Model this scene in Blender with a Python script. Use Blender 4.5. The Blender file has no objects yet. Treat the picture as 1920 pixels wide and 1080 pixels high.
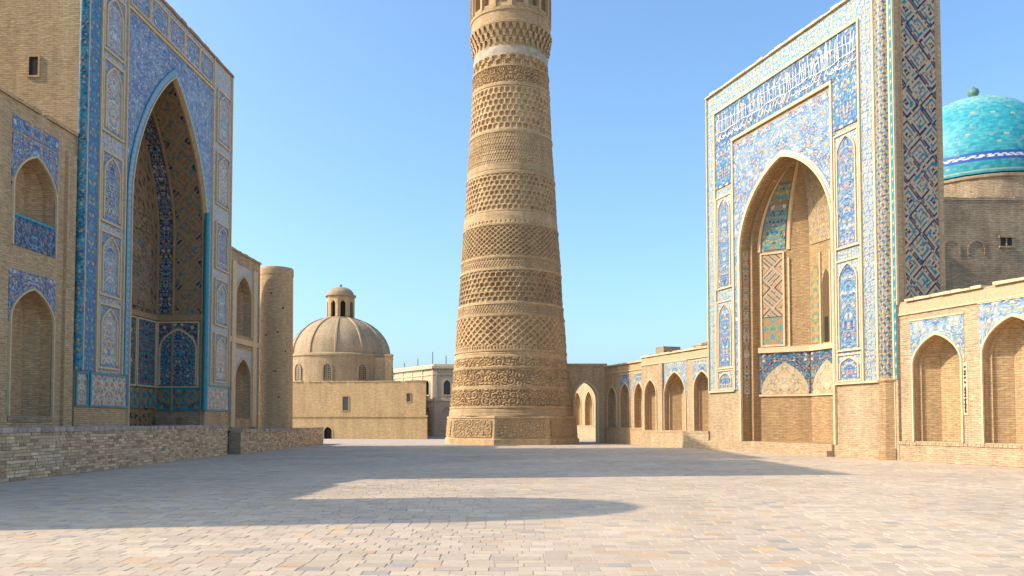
import bpy, math, random
import numpy as np
from math import radians, sin, cos, pi

# ------------------------------------------------------------------ camera, sky, sun, exposure
scene = bpy.context.scene
col = scene.collection
F, HZ, PITCH, EYE = 1500.0, 792.0, radians(2.2), 1.7
cam_d = bpy.data.cameras.new("camera"); cam = bpy.data.objects.new("camera", cam_d); col.objects.link(cam)
cam.location = (0, 0, EYE); cam.rotation_euler = (radians(90) + PITCH, 0, 0)
cam_d.sensor_width = 36.0; cam_d.lens = F / 1920 * 36
cam_d.shift_y = (HZ - F * math.tan(PITCH) - 540) / 1920
cam_d.clip_start = 0.1; cam_d.clip_end = 6000
scene.camera = cam

SUN_EL, SUN_FRONT = radians(37.5), radians(-8)          # sun to the left, a little behind the viewer
to_sun = np.array([-cos(SUN_FRONT) * cos(SUN_EL), sin(SUN_FRONT) * cos(SUN_EL), sin(SUN_EL)])
world = bpy.data.worlds.new("World"); scene.world = world; world.use_nodes = True
wn = world.node_tree.nodes; wl = world.node_tree.links
bg = wn["Background"]; sky = wn.new("ShaderNodeTexSky"); sky.sky_type = 'NISHITA'
sky.sun_disc = False; sky.sun_elevation = SUN_EL
sky.sun_rotation = math.atan2(to_sun[0], to_sun[1])
sky.altitude = 200; sky.air_density = 1.0; sky.dust_density = 3.2; sky.ozone_density = 5.5
tint = wn.new("ShaderNodeMix"); tint.data_type = 'RGBA'; tint.blend_type = 'MULTIPLY'; tint.inputs[0].default_value = 1
tint.inputs[7].default_value = (0.89, 0.965, 0.92, 1)              # one even tint for the whole sky
wl.new(sky.outputs[0], tint.inputs[6]); wl.new(tint.outputs[2], bg.inputs[0]); bg.inputs[1].default_value = 0.14
sd = bpy.data.lights.new("sun", 'SUN'); so = bpy.data.objects.new("sun", sd); col.objects.link(so)
sd.energy = 2.1; sd.angle = radians(0.53); sd.color = (1.0, 0.865, 0.68)
from mathutils import Vector
so.rotation_euler = Vector((-to_sun[0], -to_sun[1], -to_sun[2])).to_track_quat('-Z', 'Y').to_euler()
so.location = (-40, 10, 60)
vs = scene.view_settings
vs.view_transform = 'Standard'; vs.look = 'None'; vs.exposure = 1.30; vs.gamma = 1.0; vs.use_curve_mapping = False
scene.cycles.max_bounces = 8; scene.cycles.diffuse_bounces = 5

rnd = random.Random(7)
RS = np.random.RandomState(11)

# ------------------------------------------------------------------ materials
def nodes(name):
    m = bpy.data.materials.new(name); m.use_nodes = True
    nt = m.node_tree; b = nt.nodes["Principled BSDF"]
    return m, nt, b
def N(nt, t, **kw):
    n = nt.nodes.new(t)
    for k, v in kw.items(): setattr(n, k, v)
    return n
def ramp(nt, pts):
    r = N(nt, "ShaderNodeValToRGB"); e = r.color_ramp.elements
    while len(e) < len(pts): e.new(0.5)
    for i, (p, c) in enumerate(pts):
        e[i].position = p; e[i].color = (*c, 1)
    return r
def mixc(nt, a, b, fac, mode='MIX'):
    m = N(nt, "ShaderNodeMix", data_type='RGBA', blend_type=mode)
    L = nt.links
    for sock, v in ((m.inputs[6], a), (m.inputs[7], b), (m.inputs[0], fac)):
        if hasattr(v, "links"): L.new(v, sock)
        else: sock.default_value = v if not isinstance(v, tuple) else (*v, 1)
    return m.outputs[2]

def brick_mat(name, c1, c2, mortar, bw=0.36, bh=0.09, bump=0.6, rough=0.9, stain=(0.30, 0.22, 0.15), stain_amt=0.35, warp=0.03, joint=0.014, bands=False, streak=.8):
    m, nt, b = nodes(name); L = nt.links
    uv = N(nt, "ShaderNodeUVMap"); uv.uv_map = "UVMap"
    nz = N(nt, "ShaderNodeTexNoise"); nz.inputs["Scale"].default_value = 0.9; nz.inputs["Detail"].default_value = 4
    L.new(uv.outputs[0], nz.inputs["Vector"])
    sc = N(nt, "ShaderNodeVectorMath", operation='SUBTRACT'); L.new(nz.outputs["Color"], sc.inputs[0]); sc.inputs[1].default_value = (.5, .5, .5)
    sc2 = N(nt, "ShaderNodeVectorMath", operation='SCALE'); L.new(sc.outputs[0], sc2.inputs[0]); sc2.inputs[3].default_value = warp * 4
    ad = N(nt, "ShaderNodeVectorMath", operation='ADD'); L.new(uv.outputs[0], ad.inputs[0]); L.new(sc2.outputs[0], ad.inputs[1])
    br = N(nt, "ShaderNodeTexBrick"); L.new(ad.outputs[0], br.inputs["Vector"])
    br.inputs["Color1"].default_value = (*c1, 1); br.inputs["Color2"].default_value = (*c2, 1); br.inputs["Mortar"].default_value = (*mortar, 1)
    br.inputs["Scale"].default_value = 1; br.inputs["Brick Width"].default_value = bw; br.inputs["Row Height"].default_value = bh
    br.inputs["Mortar Size"].default_value = joint; br.inputs["Mortar Smooth"].default_value = 0.4; br.inputs["Bias"].default_value = -0.1
    # blotches, weathering with a shape of its own
    n1 = N(nt, "ShaderNodeTexNoise"); L.new(uv.outputs[0], n1.inputs["Vector"]); n1.inputs["Scale"].default_value = 0.55; n1.inputs["Detail"].default_value = 8; n1.inputs["Roughness"].default_value = 0.65
    r1 = ramp(nt, [(0.42, (0, 0, 0)), (0.72, (1, 1, 1))]); L.new(n1.outputs[0], r1.inputs[0])
    mm = N(nt, "ShaderNodeMath", operation='MULTIPLY'); L.new(r1.outputs[0], mm.inputs[0]); mm.inputs[1].default_value = stain_amt
    c = mixc(nt, br.outputs["Color"], stain, mm.outputs[0])
    mp = N(nt, "ShaderNodeMapping"); mp.inputs["Scale"].default_value = (3.0, 11, 1); L.new(uv.outputs[0], mp.inputs["Vector"])
    n2 = N(nt, "ShaderNodeTexNoise"); L.new(mp.outputs[0], n2.inputs["Vector"]); n2.inputs["Scale"].default_value = 1.0; n2.inputs["Detail"].default_value = 6; n2.inputs["Roughness"].default_value = 0.7
    r2 = ramp(nt, [(0.3, (0.62, 0.60, 0.58)), (0.7, (1.25, 1.22, 1.18))]); L.new(n2.outputs[0], r2.inputs[0])
    c = mixc(nt, c, r2.outputs[0], 1.0, 'MULTIPLY')
    ms = N(nt, "ShaderNodeMapping"); ms.inputs["Scale"].default_value = (1.6, .13, 1); L.new(uv.outputs[0], ms.inputs["Vector"])
    n4 = N(nt, "ShaderNodeTexNoise"); L.new(ms.outputs[0], n4.inputs["Vector"]); n4.inputs["Scale"].default_value = 1.0; n4.inputs["Detail"].default_value = 7; n4.inputs["Roughness"].default_value = .7
    r4 = ramp(nt, [(.34, (.80, .78, .76)), (.60, (1.06, 1.05, 1.04))]); L.new(n4.outputs[0], r4.inputs[0]); c = mixc(nt, c, r4.outputs[0], streak, 'MULTIPLY')
    if bands:
        oi = N(nt, "ShaderNodeObjectInfo"); rb = ramp(nt, [(0, (.84, .83, .82)), (1, (1.10, 1.09, 1.08))]); L.new(oi.outputs["Random"], rb.inputs[0]); c = mixc(nt, c, rb.outputs[0], 1.0, 'MULTIPLY')
    L.new(c, b.inputs["Base Color"]); b.inputs["Roughness"].default_value = rough
    b.inputs["Specular IOR Level"].default_value = 0.2
    h1 = N(nt, "ShaderNodeMath", operation='MULTIPLY_ADD'); L.new(n2.outputs[0], h1.inputs[0]); h1.inputs[1].default_value = 1.3
    inv = N(nt, "ShaderNodeMath", operation='SUBTRACT'); inv.inputs[0].default_value = 1; L.new(br.outputs["Fac"], inv.inputs[1]); L.new(inv.outputs[0], h1.inputs[2])
    bp = N(nt, "ShaderNodeBump"); bp.inputs["Strength"].default_value = bump; bp.inputs["Distance"].default_value = 0.03
    L.new(h1.outputs[0], bp.inputs["Height"]); L.new(bp.outputs[0], b.inputs["Normal"])
    return m

def plain_mat(name, c, rough=0.85, var=0.25, scale=3.0, bump=0.3, spec=0.25, dist=0.02):
    m, nt, b = nodes(name); L = nt.links
    tc = N(nt, "ShaderNodeTexCoord")
    n1 = N(nt, "ShaderNodeTexNoise"); L.new(tc.outputs["Object"], n1.inputs["Vector"]); n1.inputs["Scale"].default_value = scale; n1.inputs["Detail"].default_value = 8; n1.inputs["Roughness"].default_value = .65
    r = ramp(nt, [(0.25, tuple(x * (1 - var) for x in c)), (0.75, tuple(x * (1 + var) for x in c))]); L.new(n1.outputs[0], r.inputs[0])
    L.new(r.outputs[0], b.inputs["Base Color"]); b.inputs["Roughness"].default_value = rough; b.inputs["Specular IOR Level"].default_value = spec
    if bump:
        bp = N(nt, "ShaderNodeBump"); bp.inputs["Strength"].default_value = bump; bp.inputs["Distance"].default_value = dist
        L.new(n1.outputs[0], bp.inputs["Height"]); L.new(bp.outputs[0], b.inputs["Normal"])
    return m

def colour_mat(name, rough=0.4, spec=0.35, bump=0.35, wear=(0.45, 0.34, 0.22), wear_amt=0.5, var=0.18, from_object=False, bscale=9.0, patch=0.):
    """colour laid down piece by piece in the mesh's own colour attribute (glazed tile, stone)"""
    m, nt, b = nodes(name); L = nt.links
    if from_object:
        a = N(nt, "ShaderNodeObjectInfo"); base = a.outputs["Color"]
    else:
        a = N(nt, "ShaderNodeAttribute"); a.attribute_name = "Col"; base = a.outputs["Color"]
    g = N(nt, "ShaderNodeNewGeometry"); pos = g.outputs["Position"]
    n1 = N(nt, "ShaderNodeTexNoise"); L.new(pos, n1.inputs["Vector"]); n1.inputs["Scale"].default_value = bscale; n1.inputs["Detail"].default_value = 7; n1.inputs["Roughness"].default_value = .7
    r1 = ramp(nt, [(0.3, (1 - var,) * 3), (0.7, (1 + var,) * 3)]); L.new(n1.outputs[0], r1.inputs[0])
    c = mixc(nt, base, r1.outputs[0], 1.0, 'MULTIPLY')
    n2 = N(nt, "ShaderNodeTexNoise"); L.new(pos, n2.inputs["Vector"]); n2.inputs["Scale"].default_value = 1.3; n2.inputs["Detail"].default_value = 10; n2.inputs["Roughness"].default_value = .72
    r2 = ramp(nt, [(0.56, (0, 0, 0)), (0.66, (1, 1, 1))]); L.new(n2.outputs[0], r2.inputs[0])
    mm = N(nt, "ShaderNodeMath", operation='MULTIPLY'); L.new(r2.outputs[0], mm.inputs[0]); mm.inputs[1].default_value = wear_amt
    c = mixc(nt, c, wear, mm.outputs[0])
    if patch:
        n3 = N(nt, "ShaderNodeTexNoise"); L.new(pos, n3.inputs["Vector"]); n3.inputs["Scale"].default_value = .22; n3.inputs["Detail"].default_value = 6; n3.inputs["Roughness"].default_value = .6
        r3 = ramp(nt, [(.32, (1 - patch, 1 - patch, 1 - patch * .9)), (.68, (1 + patch * .6, 1 + patch * .55, 1 + patch * .5))]); L.new(n3.outputs[0], r3.inputs[0]); c = mixc(nt, c, r3.outputs[0], 1.0, 'MULTIPLY')
    L.new(c, b.inputs["Base Color"]); b.inputs["Roughness"].default_value = rough; b.inputs["Specular IOR Level"].default_value = spec
    bp = N(nt, "ShaderNodeBump"); bp.inputs["Strength"].default_value = bump; bp.inputs["Distance"].default_value = 0.02
    L.new(n1.outputs[0], bp.inputs["Height"]); L.new(bp.outputs[0], b.inputs["Normal"])
    return m

M = {}
M['brick'] = brick_mat('buff brick', (0.62, 0.44, 0.25), (0.72, 0.53, 0.31), (0.52, 0.36, 0.20), stain=(0.44, 0.30, 0.17))
M['brick_pale'] = brick_mat('pale brick', (0.54, 0.40, 0.25), (0.65, 0.49, 0.31), (0.45, 0.325, 0.20))
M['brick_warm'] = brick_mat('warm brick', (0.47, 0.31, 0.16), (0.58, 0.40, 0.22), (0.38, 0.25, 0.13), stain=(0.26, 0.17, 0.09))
M['brick_niche'] = brick_mat('niche brick', (0.53, 0.37, 0.20), (0.63, 0.45, 0.26), (0.44, 0.30, 0.16))
M['brick_brown'] = brick_mat('brown old brick', (0.46, 0.35, 0.23), (0.56, 0.43, 0.29), (0.37, 0.27, 0.17), bw=.5, bh=.12, bump=.9, stain=(0.16, 0.11, 0.08), stain_amt=.6)
M['brick_grey'] = brick_mat('weathered brick', (0.48, 0.36, 0.235), (0.60, 0.46, 0.31), (0.40, 0.29, 0.18), bump=.8, stain=(0.26, 0.20, 0.16), stain_amt=.55)
M['brick_round'] = brick_mat('round tower brick', (0.62, 0.44, 0.25), (0.69, 0.50, 0.30), (0.52, 0.36, 0.20), bump=.5, stain=(0.46, 0.31, 0.18), stain_amt=.4)
M['minaret'] = brick_mat('minaret brick', (0.56, 0.395, 0.22), (0.64, 0.455, 0.26), (0.51, 0.355, 0.195), bw=.3, bh=.075, bump=.35, stain=(0.36, 0.24, 0.13), stain_amt=.6, bands=True)
M['minaret_white'] = plain_mat('lime washed band', (0.42, 0.33, 0.235), var=.4, scale=2.0)
M['plaster'] = brick_mat('earth washed brick', (0.55, 0.385, 0.205), (0.60, 0.43, 0.24), (0.50, 0.34, 0.18), bw=.6, bh=.14, bump=.5, stain=(0.40, 0.27, 0.14), stain_amt=.5)
M['dome_plaster'] = brick_mat('dome brick', (0.50, 0.37, 0.235), (0.56, 0.42, 0.27), (0.45, 0.33, 0.20), bw=.5, bh=.13, bump=.8, stain=(0.34, 0.25, 0.16), stain_amt=.6)
M['mould'] = plain_mat('cream moulding', (0.66, 0.50, 0.30), var=.2, scale=5, bump=.2)
M['mould_dark'] = plain_mat('ochre brown moulding', (0.40, 0.26, 0.14), var=.25, scale=5, bump=.2)
M['teal'] = plain_mat('teal glaze', (0.02, 0.27, 0.34), rough=.3, var=.35, scale=6, bump=.2, spec=.4)
M['tile'] = colour_mat('glazed mosaic', wear_amt=.35)
M['tile_matt'] = colour_mat('matt mosaic', rough=.7, spec=.2, wear_amt=.3)
M['dome_tile'] = colour_mat('turquoise dome tile', rough=.5, spec=.4, wear=(0.34, 0.40, 0.30), wear_amt=.5, bump=.5, bscale=4)
M['paving'] = colour_mat('paving stone', rough=.8, spec=.25, wear=(0.40, 0.34, 0.27), wear_amt=.3, var=.10, bump=.15, bscale=14, patch=.16)
M['paving_piece'] = colour_mat('paving stone piece', rough=.8, spec=.25, wear=(0.40, 0.34, 0.27), wear_amt=.3, var=.10, bump=.15, bscale=14, from_object=True, patch=.16)
M['wall_piece'] = colour_mat('terrace brick piece', rough=.9, spec=.15, wear=(0.44, 0.33, 0.22), wear_amt=.45, var=.3, bscale=11, from_object=True, bump=.6)
M['wall_pieces'] = colour_mat('terrace brick', rough=.9, spec=.15, wear=(0.44, 0.33, 0.22), wear_amt=.45, var=.3, bscale=11, bump=.6)
M['joint'] = plain_mat('sandy joint', (0.38, 0.31, 0.24), var=.2, scale=8)
M['mortar'] = plain_mat('mud mortar', (0.44, 0.33, 0.21), var=.3, scale=9, bump=.6)
M['dark'] = plain_mat('dark opening', (0.035, 0.03, 0.028), var=.3)
M['glass'] = plain_mat('dim window glass', (0.05, 0.055, 0.06), rough=.15, var=.2, bump=0, spec=.5)
M['stucco'] = plain_mat('pale stucco', (0.58, 0.47, 0.33), var=.15, scale=2)
M['metal'] = plain_mat('grey metal', (0.18, 0.17, 0.16), rough=.5, var=.2, bump=0)
M['white'] = plain_mat('white faience', (0.66, 0.64, 0.58), rough=.35, var=.08, scale=8, bump=.1, spec=.4)
M['script_dark'] = plain_mat('dark glazed lettering', (0.05, 0.05, 0.06), rough=.4, var=.2, bump=0)
M['verdigris'] = plain_mat('green copper', (0.12, 0.22, 0.16), rough=.5, var=.3)
M['dust'] = plain_mat('dusty ground', (0.42, 0.35, 0.27), var=.15, scale=.6, bump=.3)
M['far_paving'] = brick_mat('distant paving', (0.44, 0.37, 0.31), (0.54, 0.46, 0.38), (0.34, 0.28, 0.23), bw=.42, bh=.3, bump=.1, stain=(0.36, 0.32, 0.28), stain_amt=.3, warp=.0, streak=0.)

# ------------------------------------------------------------------ things, parts, meshes
class Thing:
    def __init__(s, name, base, label, cat, group=None, kind=None):
        e = bpy.data.objects.new(name, None); col.objects.link(e); e.location = base
        e.empty_display_size = 0.5
        e["label"] = label; e["category"] = cat
        if group: e["group"] = group
        if kind: e["kind"] = kind
        s.o = e; s.base = np.array(base, float)

class Fr:
    """upright frame: s runs along d from p, w runs out along n, z up"""
    def __init__(s, p, d, n):
        s.p = np.array(p, float); d = np.array(d, float); s.d = d / np.hypot(*d)
        n = np.array(n, float); n = n - s.d * (n @ s.d); s.n = n / np.hypot(*n)
    def __call__(s, S, W, Z):
        S, W, Z = np.broadcast_arrays(np.asarray(S, float), np.asarray(W, float), np.asarray(Z, float))
        return np.stack([s.p[0] + s.d[0] * S + s.n[0] * W, s.p[1] + s.d[1] * S + s.n[1] * W, Z], -1)
    def sub(s, S, W, dS, dW, nS, nW):
        p = s(S, W, 0)[:2]
        return Fr(p, s.d * dS + s.n * dW, s.d * nS + s.n * nW)

class MB:
    def __init__(s): s.v = []; s.q = []; s.c = []; s.uv = []; s.n = 0; s.hasc = False; s.hasuv = False
    def add(s, V, Q, C=None, UV=None):
        V = np.asarray(V, float).reshape(-1, 3); Q = np.asarray(Q, int).reshape(-1, 4)
        s.v.append(V); s.q.append(Q + s.n); s.n += len(V)
        if C is not None: s.hasc = True
        s.c.append(np.zeros((len(V), 3)) + .4 if C is None else np.asarray(C).reshape(-1, 3))
        if UV is not None: s.hasuv = True
        s.uv.append(np.zeros((len(V), 2)) if UV is None else np.asarray(UV).reshape(-1, 2))
        return s
    def grid(s, P, C=None, UV=None, closed=False):
        r, c = P.shape[:2]
        i = np.arange(r * c).reshape(r, c)
        if closed:
            j = np.concatenate([i, i[:, :1]], 1)
        else: j = i
        Q = np.stack([j[:-1, :-1], j[:-1, 1:], j[1:, 1:], j[1:, :-1]], -1).reshape(-1, 4)
        return s.add(P, Q, C, UV)
    def quad(s, a, b, c, d, C=None):
        return s.add([a, b, c, d], [[0, 1, 2, 3]], None if C is None else [C] * 4)
    def box(s, fr, s0, s1, w0, w1, z0, z1, C=None, taper=0):
        P = [fr(a, b, c) for c in (z0, z1) for b in (w0, w1) for a in (s0, s1)]
        if taper:
            m = (s0 + s1) / 2
            for k in range(4, 8):
                P[k] = fr(m + ((s0, s1)[k % 2] - m) * (1 - taper), (w0, w1)[(k // 2) % 2], z1)
        Q = [[0, 1, 3, 2], [4, 6, 7, 5], [0, 4, 5, 1], [2, 3, 7, 6], [0, 2, 6, 4], [1, 5, 7, 3]]
        return s.add(P, Q, None if C is None else [C] * 8)
    def skirt(s, P, off, C=None):
        """edge of a sheet P turned back by vector off, so a panel has thickness"""
        loop = np.concatenate([P[0, :], P[1:, -1], P[-1, -2::-1], P[-2:0:-1, 0]])
        cc = None
        if C is not None: cl = np.concatenate([C[0, :], C[1:, -1], C[-1, -2::-1], C[-2:0:-1, 0]]); cc = np.stack([cl, cl])
        return s.grid(np.stack([loop, loop + off]), cc, closed=True)
    def build(s, name, mat, thing, parent=None, smooth=False, label=None, kind=None):
        V = np.concatenate(s.v) - thing.base; Q = np.concatenate(s.q)
        return make_mesh(name, V, Q, mat, parent or thing.o, np.concatenate(s.c) if s.hasc else None,
                         np.concatenate(s.uv) if s.hasuv else None, smooth, label, kind)

def make_mesh(name, V, Q, mat, parent=None, C=None, UV=None, smooth=False, label=None, kind=None):
    me = bpy.data.meshes.new(name)
    nv, nq = len(V), len(Q)
    me.vertices.add(nv); me.vertices.foreach_set("co", np.ascontiguousarray(V, dtype=np.float32).ravel())
    me.loops.add(nq * 4); me.loops.foreach_set("vertex_index", np.ascontiguousarray(Q, dtype=np.int32).ravel())
    me.polygons.add(nq); me.polygons.foreach_set("loop_start", np.arange(nq, dtype=np.int32) * 4)
    me.polygons.foreach_set("use_smooth", np.full(nq, bool(smooth)))
    ul = me.uv_layers.new(name="UVMap")
    if UV is not None: uvl = UV[Q.ravel()]
    else:
        P = V[Q]; nrm = np.cross(P[:, 2] - P[:, 0], P[:, 3] - P[:, 1])
        nrm /= (np.linalg.norm(nrm, axis=1, keepdims=True) + 1e-12)
        flat = np.abs(nrm[:, 2]) > .8
        h = np.stack([-nrm[:, 1], nrm[:, 0]], 1); h /= (np.linalg.norm(h, axis=1, keepdims=True) + 1e-9)
        flip = np.where(np.abs(h[:, 0]) > .3, np.sign(h[:, 0]), np.sign(h[:, 1])); h *= flip[:, None]
        u = (P[:, :, :2] * h[:, None, :]).sum(-1); v = P[:, :, 2].copy()
        u[flat] = P[flat][:, :, 0]; v[flat] = P[flat][:, :, 1]
        uvl = np.stack([u, v], -1).reshape(-1, 2)
    ul.data.foreach_set("uv", np.ascontiguousarray(uvl, dtype=np.float32).ravel())
    if C is not None:
        at = me.color_attributes.new("Col", 'FLOAT_COLOR', 'POINT')
        at.data.foreach_set("color", np.concatenate([np.clip(C, 0, 1), np.ones((nv, 1))], 1).astype(np.float32).ravel())
    me.update(calc_edges=True); me.validate(clean_customdata=False)
    me.materials.append(M[mat] if isinstance(mat, str) else mat)
    o = bpy.data.objects.new(name, me); col.objects.link(o)
    if parent is not None: o.parent = parent
    if label: o["label"] = label
    if kind: o["kind"] = kind
    return o

# ------------------------------------------------------------------ ornament (colour of each tile piece)
def fr_(x): return x - np.floor(x)
def hsh(i, j, k=0): return fr_(np.sin(i * 127.1 + j * 311.7 + k * 74.7) * 43758.5453)
def sst(a, b, x):
    t = np.clip((x - a) / (b - a), 0, 1); return t * t * (3 - 2 * t)
def lay(c, colr, m): return c + (np.asarray(colr) - c) * m[..., None]
CO = dict(cobalt=(0.06, 0.125, 0.28), deep=(0.03, 0.06, 0.18), navy=(0.015, 0.03, 0.10), teal=(0.02, 0.24, 0.32), turq=(0.09, 0.32, 0.36),
          sky=(0.18, 0.30, 0.40), lav=(0.36, 0.41, 0.48), white=(0.60, 0.57, 0.48), cream=(0.62, 0.51, 0.33), ochre=(0.58, 0.36, 0.09),
          terra=(0.46, 0.22, 0.11), buff=(0.52, 0.37, 0.22), green=(0.10, 0.27, 0.18), brown=(0.27, 0.17, 0.09), dark=(0.05, 0.04, 0.04), bluteal=(0.025, 0.16, 0.30), dteal=(0.02, 0.19, 0.26), mud=(0.34, 0.235, 0.13), gold=(0.42, 0.28, 0.12))
def cells(u, v, size, seed, jit=.36):
    U, V = u / size, v / size
    V = V * 1.0; iu, iv = np.floor(U), np.floor(V)
    r1 = np.full(u.shape, 9.); r2 = np.full(u.shape, 9.); bx = np.zeros(u.shape); by = np.zeros(u.shape); hh = np.zeros(u.shape)
    for a in (-1, 0, 1):
        for b in (-1, 0, 1):
            ci, cj = iu + a, iv + b
            cx = ci + .5 + (hsh(ci, cj, seed) - .5) * 2 * jit; cy = cj + .5 + (hsh(ci, cj, seed + 3) - .5) * 2 * jit
            dx, dy = U - cx, V - cy; r = np.hypot(dx, dy)
            new = r < r1
            r2 = np.where(new, r1, np.minimum(r2, r)); bx = np.where(new, dx, bx); by = np.where(new, dy, by)
            hh = np.where(new, hsh(ci, cj, seed + 9), hh); r1 = np.where(new, r, r1)
    return bx, by, r1, r2, hh
def arabesque(ground='cobalt', ground2='deep', vine='white', cell=.62, seed=1, leaf=('turq', 'ochre', 'white', 'sky'), vw=.17, mirror=True, flower=('ochre', 'white', 'turq', 'terra')):
    def f(u, v):
        if mirror: u = np.abs(u)
        wu = u + .10 * cell * np.sin(v * 5.1 / cell + seed); wv = v + .10 * cell * np.sin(u * 4.7 / cell + seed)
        dx, dy, r1, r2, h = cells(wu, wv, cell, seed)
        th = np.arctan2(dy, dx); sg = np.where(h > .5, 1., -1.)
        c = np.zeros(u.shape + (3,)) + np.array(CO[ground]); c = lay(c, CO[ground2], (hsh(np.floor(h * 97), 3, seed) > .6) * .7)
        ph = fr_(r1 / .21 - sg * th / (2 * pi) + h)
        c = lay(c, CO[vine], (1 - sst(vw * .8, vw * 1.5, np.abs(ph - .5))) * .9)
        c = lay(c, CO['sky'], (1 - sst(.03, .07, r2 - r1)) * .6)
        ex, ey, q1, q2, g = cells(u, v, cell * .36, seed + 5)
        lm = 1 - sst(.20, .30, q1 * (1 + .35 * np.cos(2 * np.arctan2(ey, ex) + g * 6)))
        for k, nm in enumerate(leaf):
            c = lay(c, CO[nm], lm * ((g * len(leaf)).astype(int) == k) * .9)
        fm = 1 - sst(.14, .19, r1 * (1 + .25 * np.cos(5 * th)))
        for k, nm in enumerate(flower):
            c = lay(c, CO[nm], fm * ((h * 13.7 % 1 * len(flower)).astype(int) == k))
        c = lay(c, CO['cream'], 1 - sst(.04, .07, r1))
        return c
    return f
def girih(L=1.9, dark='navy', mid='teal', gnd='buff', seed=0, accent='terra', rings=9):
    def f(u, v):
        a, b = (u + v) / L, (u - v) / L
        ia, ib = np.floor(a), np.floor(b); fa, fb = a - ia - .5, b - ib - .5
        m = np.maximum(np.abs(fa), np.abs(fb)) * 2
        odd = (ia + ib) % 2 == 1
        kind = hsh(ia + ib, np.abs(ia - ib), seed)
        c = np.zeros(u.shape + (3,)) + np.array(CO[gnd])
        ring = (rings - 1 - np.floor(m * rings)).astype(int)
        c1 = c.copy(); fill = ring % 2 == 1
        c1[fill] = CO[dark]; c1[fill & (ring % 4 == 3)] = CO[mid]
        q = np.where(np.abs(fa) > np.abs(fb), fb, fa)
        brk = (np.abs(fr_(q * rings * .5 + .3 * ring) - .5) < .13) & (hsh(ring, np.floor(q * rings * .5 + .3 * ring), seed) > .45); c1[brk & fill] = CO[gnd]
        c1[brk & ~fill & (ring > 0)] = np.array(CO[mid])
        st = np.floor((np.where(kind > .5, fa, fb) + .5) * (rings * 2 - 2)).astype(int); tr = np.where(kind > .5, fb, fa)
        c2 = c.copy()
        on = st % 2 == 1
        c2[on] = CO[dark]; c2[on & (st % 4 == 3)] = CO[mid]
        gap = (np.abs(fr_((tr + .5) * 4.5 + .25 * (st % 4)) - .5) < .10); c2[on & gap] = CO[accent]
        c2[m > .93] = CO[gnd]
        out = np.where(odd[..., None], c2, c1)
        e = np.minimum(np.abs(fa), np.abs(fb)) > 2
        return out
    return f
def maze(g=.115, n=10, dark='navy', mid='teal', gnd='buff', accent='terra'):
    def f(u, v):
        a, b = (u + v) / 1.4142 / g, (u - v) / 1.4142 / g
        ia, ib = np.floor(a / n), np.floor(b / n); x, y = a - ia * n - n / 2, b - ib * n - n / 2
        odd = (ia + ib) % 2 == 1; x = np.where(odd, -x, x); y = np.where(ia % 2 == 1, -y, y)
        r = np.floor(np.maximum(np.abs(x), np.abs(y))) ; turn = (y < 0) & (np.abs(x) <= -y)
        on = ((r + turn) % 2 == 0) & (fr_(np.maximum(np.abs(x), np.abs(y))) < .86)
        c = np.zeros(u.shape + (3,)) + np.array(CO[gnd])
        c[on] = CO[dark]; c[on & ((r % 4) >= 2)] = CO[mid]; c[on & odd & (r < 2)] = CO[mid]
        st = hsh(np.floor(a), np.floor(b), 3); c[~on & (st > .94)] = CO[mid]; c[~on & (st < .08)] = CO[accent]; c[on & (hsh(np.floor(a), np.floor(b), 8) > .88)] = CO[gnd]
        return c
    return f
def stars(cell=.9, line='buff', g1='navy', g2='teal', g3='brown', w=.16, seed=0):
    def f(u, v):
        u = np.abs(u); s = np.zeros(u.shape); k = 2 * pi / cell
        for i in range(4):
            a = i * pi / 4; s = s + np.cos(k * (u * cos(a) + v * sin(a)))
        c = np.zeros(u.shape + (3,)) + np.array(CO[g1])
        c = lay(c, CO[g2], sst(.55, .75, s)); c = lay(c, CO[g3], 1 - sst(-1.3, -1.05, s))
        for lv in (-.45, .45, 1.7):
            c = lay(c, CO[line], 1 - sst(w, w * 2, np.abs(s - lv)))
        c = lay(c, CO['ochre'], sst(2.9, 3.2, s))
        return c
    return f
def chain(period=.7, width=.5, g='white', m='cobalt', d='ochre', along='v', edge='sky'):
    def f(u, v):
        if along == 'u': u, v = v, u
        x = u / width * 2; y = (fr_(v / period) - .5) * 2
        c = np.zeros(u.shape + (3,)) + np.array(CO[g])
        rr = np.hypot(x * .9, y)
        c = lay(c, CO[m], 1 - sst(.55, .68, np.abs(x) * .8 + np.abs(y) * .9))
        c = lay(c, CO[d], 1 - sst(.22, .30, rr * (1 + .2 * np.cos(4 * np.arctan2(y, x)))))
        c = lay(c, CO[edge], sst(.60, .72, np.hypot(np.abs(x) - .9, np.abs(y) - 1.) < .55) * .8)
        c = lay(c, CO[edge], sst(.86, .93, np.abs(x)))
        return c
    return f
def small(g='cream', a='lav', b='cobalt', cell=.26, seed=2, c_='ochre'):
    """fine scroll border"""
    def f(u, v):
        dx, dy, r1, r2, h = cells(u, v, cell, seed, .3)
        th = np.arctan2(dy, dx)
        c = np.zeros(u.shape + (3,)) + np.array(CO[g])
        ph = fr_(r1 / .30 - np.where(h > .5, 1, -1) * th / (2 * pi) + h)
        c = lay(c, CO[a], (1 - sst(.16, .28, np.abs(ph - .5))))
        c = lay(c, CO[b], (1 - sst(.05, .12, r2 - r1)) * .9)
        c = lay(c, CO[c_], (1 - sst(.14, .22, r1)) * (h > .55))
        c = lay(c, CO['terra'], (1 - sst(.14, .22, r1)) * (h < .12))
        return c
    return f
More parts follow.
